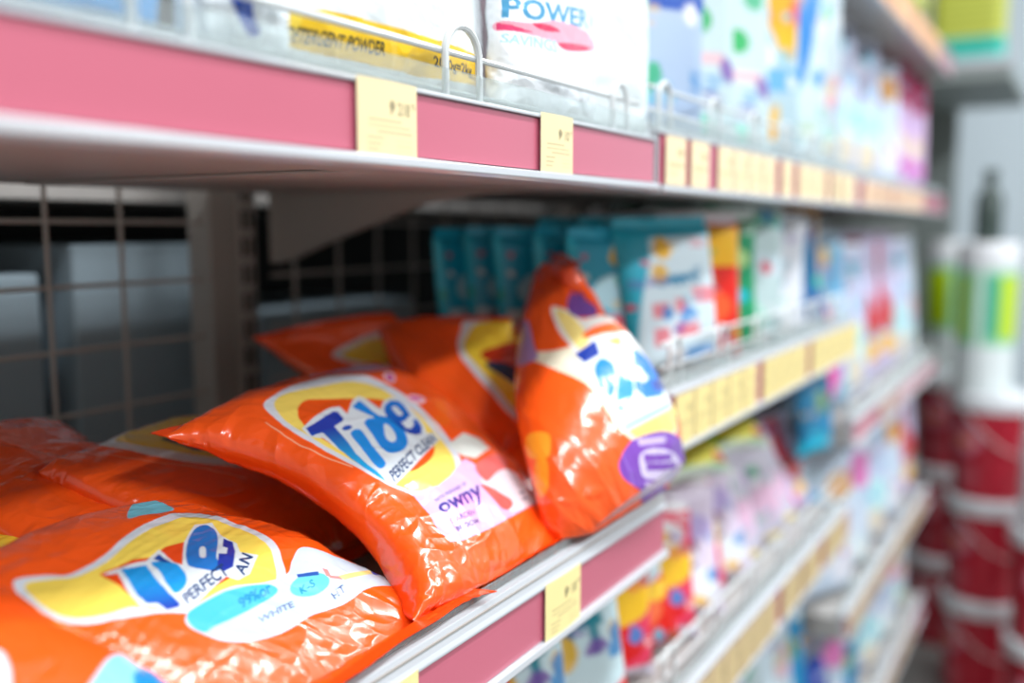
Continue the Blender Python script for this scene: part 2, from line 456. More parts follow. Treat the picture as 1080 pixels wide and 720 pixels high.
# ---- wire guards ----
def guard(y0, y1, z, h, loops, label, mid=True):
    t = empty('wire_guard', (-.016, y0, z)); tag(t, label, 'shelf guard')
    L = y1-y0; g = MB()
    g.tube([(0, .012, h), (0, L-.012, h)], .0022, 8)
    if mid: g.tube([(0, .012, h*.45), (0, L-.012, h*.45)], .0018, 8)
    g.tube([(0, .012, .003), (0, L-.012, .003)], .0018, 8)
    g.build('long_wires', M['wire'], t, smooth=True)
    for y, w, hh in loops:
        pts = [(.003, y, -.004)]+[(.003, y, hh-w/2)]+[(.003, y+w/2-w/2*math.cos(a), hh-w/2+w/2*math.sin(a)) for a in np.linspace(.2, math.pi-.2, 9)]+[(.003, y+w, hh-w/2), (.003, y+w, -.004)]
        MB().tube(pts, .0026, 8).build('wire_loop', M['wire'], t, smooth=True)
    return t
guard(YB[0], YB[1], .086, .028, [(.356, .03, .056), (.593, .040, .046), (.845, .03, .040)], 'white wire guard with a tall loop before the yellow banded bag', mid=False)
guard(YB[1], YB[2], .094, .040, [(.03+.145*k, .03, .046) for k in range(6)], 'white wire guard on the upper shelf of the middle bay')
guard(YL[1], YL[2], -.164, .046, [(.03+.145*k, .03, .050) for k in range(6)], 'white wire guard in front of the standing pouches')
guard(YL[1], YL[2], -.508, .050, [(.03+.145*k, .03, .055) for k in range(6)], 'white wire guard in front of the lower middle sachets')
guard(YL[2], YL[3], -.354, .040, [(.03+.2*k, .03, .045) for k in range(5)], 'white wire guard on the far bay shelf below the lavender packs')


# ---- price tags ----
def tag_mesh(price, fine, col='f3e2a0'):
    nv, nu = (96, 124) if fine else (24, 30)
    ink = Ink(nv, nu, col)
    if fine:
        ink.box_text('\u20b1 '+price, .50, .24, .86, .42, '54523f', .75); ink.box_text('75', .88, .24, .96, .32, '54523f', .75)
        for k, (a, b) in enumerate(((.16, .70), (.16, .86), (.30, .90))): ink.line([(a, .50+.07*k), (b, .50+.07*k)], .018, '6a6650', .55)
        for k in range(3):
            ink.line([(.14, .72+.07*k), (.40-.04*k, .72+.07*k)], .02, '6a6650', .5); ink.line([(.62, .74+.06*k), (.9, .74+.06*k)], .012, '6a6650', .35)
    else:
        ink.rect(.5, .25, .85, .4, 'a89a66', .6); ink.rect(.15, .55, .9, .62, 'b8aa72', .6); ink.rect(.15, .72, .6, .78, 'b8aa72', .6)
    return ink.out()
def price_tag(y, z, w, h, price, fine, label, group=None, col='f3e2a0'):
    nv, nu = (96, 124) if fine else (24, 30)
    c = tag_mesh(price, fine, col)
    U, V = np.meshgrid(np.linspace(0, w, nu), np.linspace(h, 0, nv))
    P = np.stack([.0006+0*U+.0012*np.sin(U/w*np.pi), U, V], -1); Q = P.copy(); Q[..., 0] -= .0005
    o = sheet_obj('price_tag', [(P, c, False), (Q, None, True)], M['paper'])
    o.location = (.0012, y, z); tag(o, label, 'price tag', group)
    return o
price_tag(.411, .038, .054, .045, '218', True, 'yellow price tag on the upper pink rail, the larger left one', None, 'f3dfae')
price_tag(.616, .040, .050, .044, '10', True, 'yellow price tag on the upper pink rail, right one, below the white POWER bag', None, 'f3dfae')
price_tag(.626, -.3285, .060, .050, '18', True, 'yellow price tag on the pink front under the orange bags')
price_tag(.405, -.3285, .055, .050, '18', True, 'yellow price tag at the very bottom edge, its corner barely in view')
_proto = {}
def tag_row(y0, y1, z, h, label, group, seed, gap=.16, w=.052, col='ecd995'):
    rng = random.Random(seed); y = y0
    if h not in _proto: _proto[h] = price_tag(y, z, w, h, '', False, label, group, col); p = _proto[h]; first = True
    else: p = _proto[h]; first = False
    while y+w < y1:
        o = p if first else p.copy()
        if not first: COL.objects.link(o)
        first = False
        o.location = (.0012, y, z); o['label'] = label; o['group'] = group; o['category'] = 'price tag'
        y += w+(.004 if rng.random() > gap else rng.choice((.015, .03)))
tag_row(YB[1]+.015, YB[2]-.01, .041, .046, 'yellow price tag on the upper rail of the middle bay', 'tags on the upper rail, middle bay', 1, .35, col='efdcb4')
tag_row(YB[2]+.02, YB[3]-.35, .040, .044, 'yellow price tag on the upper rail of the far bay', 'tags on the upper rail, far bay', 2, .2, col='e4c0a4')
tag_row(YL[1]+.012, YL[2]-.01, -.223, .054, 'yellow price tag on the rail below the standing pouches', 'tags below the standing pouches', 4, .1)
tag_row(YL[1]+.03, YL[2]-.01, -.568, .055, 'tan price tag on the lower rail of the middle bay', 'tags on the lower rail, middle bay', 5, .3, col='d0b98c')
tag_row(YL[2]+.25, YL[3]-.6, -.398, .0401, 'dull price tag on the far bay rail below the lavender packs', 'tags on the far middle rail', 6, .7, col='c8a8a0')
tag_row(YL[2]+.02, YL[3]-.05, -.78, .0451, 'tan price tag on the lower rail of the far bay', 'tags on the lower rail, far bay', 7, .15, col='c4a884')
tag_row(YB[2]+.02, YB[3]-.25, .412, .052, 'orange tinted price tag on the topmost rail', 'tags on the topmost rail', 8, .25, col='e8b48c')
tag_row(YL[2]+.02, YL[3]-.15, -1.11, .0501, 'tan price tag on the lowest rail in view', 'tags on the lowest rail', 9, .3, col='c4ac94')


# ================= orange detergent bags =================
def tide_art(ink, kind, seed=0):
    """front print of a detergent bag, u right v down"""
    ink.spline([(.06,.30),(.12,.14),(.35,.07),(.65,.08),(.90,.20),(.97,.38),(.92,.60),(.70,.72),(.35,.70),(.12,.54)], 'e9e6e8')
    ink.spline([(.10,.30),(.16,.17),(.37,.11),(.63,.12),(.86,.23),(.92,.38),(.88,.57),(.68,.67),(.37,.66),(.16,.52)], 'ffdf5e')
    ink.spline([(.20,.32),(.30,.22),(.50,.18),(.70,.22),(.82,.36),(.78,.52),(.60,.60),(.38,.58),(.24,.48)], 'f2500f')
    ink.spline([(.10,.34),(.30,.26),(.46,.24),(.55,.14),(.75,.16),(.96,.27),(.93,.46),(.70,.56),(.40,.62),(.25,.56),(.10,.44)], 'f2f6fa')
    ink.poly([(.13,.36),(.36,.29),(.38,.35),(.32,.37),(.40,.56),(.32,.57),(.23,.40),(.14,.42)], '1a3fa8', ('1290e0', (.2,.3), (.4,.6)))
    ink.ell(.43,.30,.035,.02,'1a50b0'); ink.poly([(.41,.35),(.47,.34),(.55,.53),(.48,.55)], '1285dc')
    ink.spline([(.52,.20),(.57,.19),(.62,.29),(.70,.33),(.72,.42),(.66,.49),(.58,.47),(.54,.36)], '1288de'); ink.ell(.63,.40,.03,.04,'f2f6fa',-20)
    ink.spline([(.74,.28),(.80,.23),(.88,.28),(.86,.34),(.79,.36),(.83,.40),(.90,.36),(.91,.41),(.83,.46),(.75,.40)], '1a60c4'); ink.ell(.81,.30,.025,.02,'f2f6fa')
    ink.text('PERFECT CLEAN', [(.40,.64),(.86,.53),(.855,.49),(.39,.60)], '143a78')
    c = dict(floral='d9c4ea', white='d8e8f2', purple='7a3fb0')[kind]
    ink.spline([(.15,.76),(.5,.70),(.93,.68),(.95,.84),(.6,.92),(.2,.90)], c)
    ink.ell(.72,.80,.14,.06, dict(floral='f0808c', white='62c8dc', purple='e8dcf4')[kind], -10)
    ink.rect(0,0,1,.035,'e84a0c')
def run_ops(ink, ops):
    for op in ops:
        k = op[0]
        if k == 'text': ink.text(op[1], op[2], op[3], op[4] if len(op) > 4 else 1)
        elif k == 'line': ink.line(op[1], op[2], op[3], op[4] if len(op) > 4 else 1)
        else: getattr(ink, k)(op[1], op[2], *(op[3:]))
def film_bag(label, ctrl, sim, nv, nu, paint, thick=1.0, base='ff5a14', category='detergent bag', group=None, rest=-.285, crease=0, seed=1, name='detergent_bag', seals=True, back=('ffdf5e', 'f4f4f4'), sealcol='f0480c'):
    S = SIM[sim]
    ink = Ink(nv, nu, base); paint(ink); C = ink.out()
    F = bag_surface(S, ctrl, nv, nu, thick, 0, 1, rest, crease, seed)
    B = bag_surface(S, ctrl, 161, 121, thick, 1, 1, rest, crease, seed)
    B[0] = cubic_up(F[[0]].repeat(2, 0), 2, 121)[0]; B[-1] = cubic_up(F[[-1]].repeat(2, 0), 2, 121)[0]
    B[:, 0] = cubic_up(F[:, [0]].repeat(2, 1), 161, 2)[:, 0]; B[:, -1] = cubic_up(F[:, [-1]].repeat(2, 1), 161, 2)[:, 0]
    ib = Ink(161, 121, base); ib.rect(.2,.15,.8,.5,back[0]); ib.rect(.25,.55,.75,.85,back[1])
    root = sheet_obj(name, [(F, C, False), (B, ib.out(), True)], M['film'])
    tag(root, label, category, group)
    if not seals: return root
    # crimped end seals
    x0 = S[..., 0].min(); x1 = S[..., 0].max(); y0 = S[..., 1].min(); y1 = S[..., 1].max()
    for end, nm in ((0, 'top_seal'), (-1, 'bottom_seal')):
        E = cubic_up(S[0], 81, 121)[end]; rows = []
        for k in range(9):
            t = k/8; off = (-1 if end == 0 else 1)*.012*t/(y1-y0)
            u = (E[:, 0]-x0)/(x1-x0); v = (E[:, 1]-y0)/(y1-y0)+off
            P, N = patch(ctrl, u, v)
            w = E[:, 2]*thick+.0008*math.sin(k*math.pi)+.0004*(k % 2)+.0012*t*np.sin(u*17+end*2)
            Q = P+N*w[:, None]
            if rest is not None: Q[:, 2] = np.maximum(Q[:, 2], np.where(Q[:, 0] > -.016, rest+.0265, rest)); Q[:, 0] = np.minimum(Q[:, 0], .004)
            rows.append(Q)
        P = np.array(rows); Ck = np.empty(P.shape); Ck[:] = srgb(sealcol)
        P2 = P.copy(); n = np.cross(P[1:, :][:, :].mean(0)-P[0], np.gradient(P[0], axis=0)); n /= np.linalg.norm(n, axis=1)[:, None]+1e-12
        s = sheet_obj(nm, [(P, Ck, end != 0), (P2+n*.0005, Ck, end == 0)], M['film'], root)
    return root

art_hero = [('spline', [(0.2719, 0.1758), (0.3674, 0.1554), (0.475, 0.1399), (0.6147, 0.1383), (0.7201, 0.1611), (0.7471, 0.2232), (0.7313, 0.3118), (0.7171, 0.3879), (0.685, 0.4783), (0.653, 0.5575), (0.5902, 0.6236), (0.5021, 0.6791), (0.3884, 0.6982), (0.2793, 0.6668), (0.2078, 0.5972), (0.1804, 0.5024), (0.1675, 0.4101), (0.1742, 0.3178), (0.2085, 0.2466)], 'dfe4ee'), ('spline', [(0.2978, 0.1942), (0.3778, 0.1695), (0.4545, 0.1746), (0.557, 0.1931), (0.6544, 0.2068), (0.6924, 0.2551), (0.6821, 0.3258), (0.6693, 0.3998), (0.6392, 0.4877), (0.6088, 0.5653), (0.5644, 0.6185), (0.4872, 0.6616), (0.4097, 0.6742), (0.3092, 0.6607), (0.2355, 0.6073), (0.2009, 0.4964), (0.1898, 0.404), (0.2025, 0.3157), (0.2321, 0.2528)], 'ffe06a'), ('line', [(0.1692, 0.2296), (0.1405, 0.2976), (0.1306, 0.3658), (0.1464, 0.4488), (0.1724, 0.5075)], 0.006, 'ffb890'), ('line', [(0.6674, 0.368), (0.6775, 0.4212), (0.6761, 0.4632), (0.6579, 0.4999)], 0.005, 'ffb890'), ('spline', [(0.3005, 0.2621), (0.3477, 0.2399), (0.407, 0.2304), (0.4567, 0.2542), (0.5359, 0.2956), (0.6211, 0.3342), (0.6233, 0.4102), (0.6094, 0.473), (0.5612, 0.5396), (0.5034, 0.5711), (0.4245, 0.588), (0.3563, 0.5906), (0.2564, 0.5644), (0.2169, 0.4534), (0.2207, 0.3555), (0.2603, 0.292)], 'f4560f'), ('poly', [(0.2175, 0.3171), (0.3063, 0.3035), (0.4155, 0.296), (0.4439, 0.3063), (0.4248, 0.3418), (0.5195, 0.2998), (0.5639, 0.2902), (0.5689, 0.3054), (0.5524, 0.3657), (0.6113, 0.3374), (0.6723, 0.3259), (0.6916, 0.3453), (0.6596, 0.4029), (0.6237, 0.4669), (0.6008, 0.4889), (0.629, 0.4945), (0.6189, 0.5224), (0.3768, 0.584), (0.2348, 0.6152), (0.2196, 0.5891), (0.2079, 0.5125), (0.209, 0.4384), (0.2215, 0.38), (0.1941, 0.3541)], 'dfe7ee'), ('poly', [(0.229, 0.3234), (0.3319, 0.3194), (0.4027, 0.3123), (0.4107, 0.3216), (0.3906, 0.3502), (0.3693, 0.3601), (0.3202, 0.3624), (0.3007, 0.3921), (0.2682, 0.4394), (0.2403, 0.4756), (0.2307, 0.5186), (0.2294, 0.554), (0.2223, 0.596), (0.209, 0.5675), (0.2035, 0.529), (0.2037, 0.4812), (0.2134, 0.4358), (0.2331, 0.3988), (0.2513, 0.3699), (0.2531, 0.3627), (0.2036, 0.3553)], '1c3cae', ('14aaea', (0.2769, 0.3558), (0.2145, 0.5015))), ('spline', [(0.3704, 0.3894), (0.36, 0.3934), (0.3455, 0.3945), (0.3326, 0.3922), (0.3262, 0.3874), (0.3286, 0.3821), (0.339, 0.3782), (0.3533, 0.3772), (0.3663, 0.3794), (0.3728, 0.3841)], '1a50b4'), ('spline', [(0.3264, 0.4099), (0.3613, 0.402), (0.378, 0.411), (0.3621, 0.4351), (0.3302, 0.4804), (0.3053, 0.5341), (0.2834, 0.5482), (0.2562, 0.5505), (0.253, 0.5352), (0.2689, 0.4981), (0.2974, 0.448)], '1290e6'), ('spline', [(0.4772, 0.3275), (0.5079, 0.316), (0.531, 0.3097), (0.5358, 0.314), (0.5318, 0.3239), (0.5112, 0.3821), (0.5427, 0.41), (0.5256, 0.4535), (0.4949, 0.4905), (0.4537, 0.5142), (0.4049, 0.5238), (0.366, 0.5201), (0.3524, 0.5017), (0.3725, 0.463), (0.4045, 0.4191), (0.4244, 0.3945), (0.4559, 0.3848), (0.4841, 0.3882), (0.4803, 0.3606)], '1688e2'), ('spline', [(0.4789, 0.4232), (0.4914, 0.4328), (0.4698, 0.4659), (0.4391, 0.4859), (0.4161, 0.4845), (0.4232, 0.463)], 'dfe7ee'), ('poly', [(0.5529, 0.3767), (0.5956, 0.3526), (0.6432, 0.34), (0.6689, 0.3462), (0.6589, 0.3769), (0.6309, 0.4138), (0.5768, 0.4305), (0.5548, 0.4309), (0.544, 0.4563), (0.5635, 0.461), (0.5972, 0.4485), (0.6111, 0.4327), (0.6301, 0.4349), (0.6134, 0.4648), (0.5791, 0.486), (0.5475, 0.4876), (0.5215, 0.476), (0.5183, 0.4516), (0.5296, 0.4183), (0.5319, 0.3989)], '1a74d4', ('1c3cae', (0.5997, 0.3735), (0.5656, 0.4812))), ('spline', [(0.6031, 0.3701), (0.6284, 0.3678), (0.6102, 0.3991), (0.5884, 0.408), (0.5838, 0.3967)], 'dfe7ee'), ('text', 'PERFECT CLEAN', [(0.2505, 0.6057), (0.6023, 0.5249), (0.6213, 0.4913), (0.2688, 0.5704)], '17386c'), ('poly', [(0.2758, 0.6447), (0.3266, 0.6574), (0.4114, 0.6587), (0.5063, 0.6408), (0.5865, 0.6154), (0.642, 0.6015), (0.6569, 0.6288), (0.6333, 0.6722), (0.6985, 0.7086), (0.8026, 0.7402), (0.8222, 0.8081), (0.6759, 0.8118), (0.4906, 0.8228), (0.3377, 0.8295), (0.2817, 0.823), (0.2642, 0.7818), (0.2712, 0.7117)], 'cdb6e0'), ('spline', [(0.6397, 0.6676), (0.742, 0.6623), (0.8132, 0.6853), (0.8148, 0.7483), (0.8102, 0.8027), (0.6849, 0.803), (0.6202, 0.7718), (0.6085, 0.7192)], 'e6dce4'), ('spline', [(0.6504, 0.6367), (0.7074, 0.6193), (0.7942, 0.6127), (0.8337, 0.6357), (0.8, 0.6647), (0.7281, 0.6722), (0.6471, 0.6896), (0.6324, 0.6662)], 'ef6a66'), ('spline', [(0.599, 0.6944), (0.6289, 0.7034), (0.663, 0.7362), (0.6945, 0.763), (0.6888, 0.7827), (0.6471, 0.7915), (0.6153, 0.7762), (0.6046, 0.7296)], 'da625e'), ('poly', [(0.6283, 0.5448), (0.7597, 0.5153), (0.8072, 0.5456), (0.8048, 0.5875), (0.6868, 0.6111), (0.6422, 0.5875)], 'e6efe8'), ('spline', [(0.341, 0.7316), (0.4817, 0.7045), (0.5734, 0.7176), (0.5447, 0.7557), (0.4304, 0.7754), (0.352, 0.766)], 'efb2ea'), ('text', 'WITH FRESHNESS OF', [(0.34, 0.7025), (0.5356, 0.6827), (0.5419, 0.6714), (0.3461, 0.6913)], '6a4c94'), ('text', 'owny', [(0.3268, 0.7517), (0.5673, 0.7523), (0.5893, 0.6913), (0.3312, 0.712)], '3a2c8c'), ('text', 'GARDEN', [(0.342, 0.7747), (0.4823, 0.7697), (0.4891, 0.753), (0.3451, 0.7584)], '4a3c8c'), ('text', 'BLOOM', [(0.341, 0.8013), (0.4727, 0.7965), (0.4781, 0.7815), (0.3479, 0.7851)], '4a3c8c'), ('line', [(0.7565, 0.7587), (0.7888, 0.7591)], 0.008, '8a90a0'), ('line', [(0.7536, 0.7788), (0.7901, 0.7806)], 0.008, '8a90a0'), ('spline', [(0.7904, 0.2512), (0.7693, 0.2571), (0.7628, 0.2496), (0.774, 0.2311), (0.8002, 0.2071), (0.8326, 0.1855), (0.8584, 0.1753), (0.8643, 0.1835), (0.8478, 0.2068), (0.8195, 0.2327)], 'ffd8e0'), ('spline', [(0.796, 0.244), (0.7839, 0.247), (0.7812, 0.2408), (0.7894, 0.2274), (0.8061, 0.2112), (0.8252, 0.1982), (0.8387, 0.1939), (0.8406, 0.2008), (0.8305, 0.216), (0.8136, 0.2325)], 'd0509a'), ('spline', [(0.7739, 0.3666), (0.7512, 0.3745), (0.7269, 0.3741), (0.7103, 0.3658), (0.7075, 0.3528), (0.7194, 0.3401), (0.7415, 0.3324), (0.7655, 0.3325), (0.7826, 0.3405), (0.786, 0.3535)], 'ffd0d8'), ('spline', [(0.7708, 0.358), (0.7589, 0.3612), (0.7435, 0.3601), (0.7306, 0.3548), (0.7252, 0.3477), (0.7289, 0.3413), (0.7404, 0.3383), (0.7553, 0.3396), (0.7684, 0.3446), (0.7744, 0.3516)], 'dc5aa8'), ('spline', [(0.6184, 0.1088), (0.725, 0.075), (0.8167, 0.075), (0.8833, 0.075), (0.925, 0.1125), (0.9333, 0.1438), (0.7954, 0.1433), (0.7042, 0.1201)], 'c9a9de'), ('text', 'WITH FRESHNESS', [(0.7417, 0.0688), (0.8917, 0.0688), (0.8833, 0.0625), (0.7333, 0.075)], '5a3a8c')]
film_bag('central orange detergent bag lying with its blue logo and PERFECT CLEAN text in focus', [[[-0.2, 0.4334, -0.146], [-0.235, 0.5463, -0.1436], [-0.25, 0.7226, -0.136]], [[-0.15, 0.4855, -0.1783], [-0.165, 0.592, -0.1641], [-0.19, 0.7718, -0.1782]], [[-0.085, 0.5058, -0.2171], [-0.085, 0.6034, -0.2195], [-0.11, 0.781, -0.2397]], [[-0.016, 0.4787, -0.2577], [-0.014, 0.5737, -0.2753], [-0.018, 0.7131, -0.2779]]], 'a', 560, 450, lambda k: run_ops(k, art_hero), thick=1, crease=.0035, seed=10)
art_front = [('spline', [(0.2294, 0.2271), (0.2971, 0.2664), (0.3301, 0.3085), (0.4503, 0.3206), (0.5952, 0.2992), (0.7584, 0.287), (0.839, 0.3138), (0.834, 0.4062), (0.8158, 0.5062), (0.7639, 0.5788), (0.6093, 0.653), (0.5067, 0.6162), (0.3589, 0.572), (0.2922, 0.5188), (0.199, 0.4493), (0.1449, 0.3911), (0.1464, 0.336), (0.1639, 0.2727)], 'dde6f0'), ('spline', [(0.2364, 0.2528), (0.2868, 0.2861), (0.3249, 0.3256), (0.431, 0.3409), (0.58, 0.3246), (0.7106, 0.3196), (0.7893, 0.342), (0.8018, 0.3974), (0.7928, 0.4913), (0.7608, 0.5522), (0.6933, 0.5993), (0.593, 0.6366), (0.5218, 0.5878), (0.3677, 0.5598), (0.2972, 0.508), (0.2678, 0.4663), (0.2143, 0.4342), (0.1666, 0.3864), (0.1648, 0.3371), (0.1894, 0.2797)], 'ffdf5e'), ('poly', [(0.3582, 0.3576), (0.459, 0.3808), (0.5076, 0.4054), (0.5742, 0.4007), (0.6342, 0.4169), (0.521, 0.4718), (0.5108, 0.5002), (0.5785, 0.5665), (0.4849, 0.5575), (0.3876, 0.552), (0.3111, 0.5113), (0.3008, 0.4619), (0.3384, 0.4046)], 'ee4a12'), ('poly', [(0.3608, 0.3636), (0.4048, 0.3737), (0.4807, 0.4042), (0.5511, 0.3978), (0.5229, 0.4468), (0.522, 0.4675), (0.6303, 0.4164), (0.7429, 0.3777), (0.7761, 0.4019), (0.7231, 0.4608), (0.7165, 0.4997), (0.6807, 0.525), (0.6941, 0.5599), (0.5981, 0.5839), (0.5499, 0.5786), (0.547, 0.5544), (0.3756, 0.5567), (0.3032, 0.5277), (0.3063, 0.5044), (0.2837, 0.4755), (0.3338, 0.4251), (0.3835, 0.3862)], 'dfe7ee'), ('poly', [(0.4037, 0.3828), (0.4599, 0.4144), (0.4149, 0.4589), (0.3822, 0.4982), (0.3609, 0.5306), (0.3451, 0.5369), (0.3115, 0.5223), (0.3226, 0.4978), (0.3029, 0.4834), (0.3181, 0.4592), (0.3616, 0.4231)], '1596e0', ('1a3ca8', (0.3935, 0.4499), (0.3311, 0.5256))), ('spline', [(0.4829, 0.4153), (0.5191, 0.4486), (0.4907, 0.4881), (0.4415, 0.5106), (0.3928, 0.5105), (0.4072, 0.4877), (0.4551, 0.4478)], '1698e4'), ('poly', [(0.4988, 0.4113), (0.5303, 0.4077), (0.5159, 0.4482), (0.5058, 0.4357)], '16489c'), ('spline', [(0.5351, 0.4718), (0.6245, 0.4268), (0.718, 0.3929), (0.7544, 0.3984), (0.7399, 0.4343), (0.6873, 0.4685), (0.611, 0.5027), (0.574, 0.5308), (0.5483, 0.5281), (0.5287, 0.5016)], '1a74c8'), ('spline', [(0.6219, 0.4576), (0.642, 0.4553), (0.6326, 0.4672), (0.5921, 0.4863), (0.5835, 0.4787)], 'dfe7ee'), ('poly', [(0.7157, 0.4669), (0.714, 0.4907), (0.6748, 0.5164), (0.5992, 0.5467), (0.5649, 0.542), (0.5652, 0.5258), (0.6324, 0.4973), (0.6446, 0.5101), (0.6773, 0.4971), (0.6744, 0.4864)], '1c34a0'), ('text', 'PERFECT', [(0.368, 0.5456), (0.5645, 0.5552), (0.5957, 0.5224), (0.3942, 0.5208)], '17386c'), ('text', 'AN', [(0.5775, 0.5809), (0.6782, 0.5563), (0.6837, 0.5286), (0.5822, 0.556)], '17386c'), ('spline', [(0.3175, 0.5594), (0.3726, 0.5568), (0.5049, 0.5794), (0.5898, 0.6219), (0.6678, 0.6376), (0.7515, 0.6165), (0.8409, 0.6037), (0.9, 0.6662), (0.9333, 0.7312), (0.925, 0.8062), (0.9333, 0.8336), (0.8541, 0.7922), (0.7916, 0.7727), (0.6545, 0.7605), (0.5545, 0.7349), (0.4533, 0.7217), (0.3612, 0.6969), (0.3008, 0.6567), (0.2844, 0.6146), (0.2879, 0.5755)], 'c0d6e6'), ('spline', [(0.3215, 0.5598), (0.3747, 0.5609), (0.4934, 0.584), (0.5799, 0.6258), (0.5782, 0.6519), (0.4944, 0.6486), (0.3899, 0.6288), (0.3259, 0.6137), (0.2911, 0.6073), (0.292, 0.5827)], '48b8d4'), ('spline', [(0.7351, 0.7054), (0.6984, 0.714), (0.6516, 0.7119), (0.6126, 0.7002), (0.5955, 0.6836), (0.6061, 0.6682), (0.6406, 0.6595), (0.6867, 0.6609), (0.7275, 0.672), (0.7464, 0.6892)], '62c8da'), ('text', '99%or', [(0.4401, 0.6296), (0.5622, 0.6479), (0.5955, 0.6238), (0.4674, 0.6083)], '1c86b8'), ('text', 'WHITE', [(0.4168, 0.6746), (0.5478, 0.699), (0.5677, 0.6869), (0.4367, 0.662)], '5a6a98'), ('text', 'HT', [(0.661, 0.7432), (0.7252, 0.7471), (0.7446, 0.7311), (0.6774, 0.7284)], '5a6a98'), ('poly', [(0.6834, 0.6514), (0.7464, 0.676), (0.731, 0.684), (0.6708, 0.6585)], '1c50a0'), ('text', 'K-S', [(0.6092, 0.6909), (0.6753, 0.6973), (0.6991, 0.6812), (0.636, 0.6759)], '1c90b4'), ('line', [(0.779, 0.6799), (0.7481, 0.6996), (0.7741, 0.7197)], 0.012, 'f08a86'), ('line', [(0.7741, 0.7197), (0.8368, 0.7311), (0.925, 0.75)], 0.016, 'f4e08c'), ('spline', [(0.925, 0.775), (0.925, 0.775), (0.925, 0.7667), (0.9, 0.7588), (0.9058, 0.7493), (0.9333, 0.7375), (0.9333, 0.7375), (0.9333, 0.7438), (0.925, 0.7625), (0.925, 0.7688)], '2a4cb4'), ('spline', [(0.925, 0.7812), (0.925, 0.8), (0.9417, 0.8062), (0.925, 0.7938)], '4ab4d4'), ('spline', [(0.6976, 0.2241), (0.875, 0.1125), (0.8833, 0.1625), (0.823, 0.2642), (0.7586, 0.2511), (0.7191, 0.2441)], '7cd2e8')]
film_bag('nearest orange detergent bag with white and pale blue panel, folded logo, front left', [[[-0.15, 0.213, -0.1826], [-0.19, 0.3065, -0.1951], [-0.22, 0.4282, -0.2063]], [[-0.07, 0.2769, -0.2381], [-0.115, 0.3736, -0.2259], [-0.14, 0.4927, -0.2257]], [[0.0, 0.3566, -0.3208], [-0.008, 0.471, -0.3181], [-0.01, 0.5493, -0.2917]]], 'b', 560, 450, lambda k: run_ops(k, art_front), thick=1, crease=.0035, seed=24)
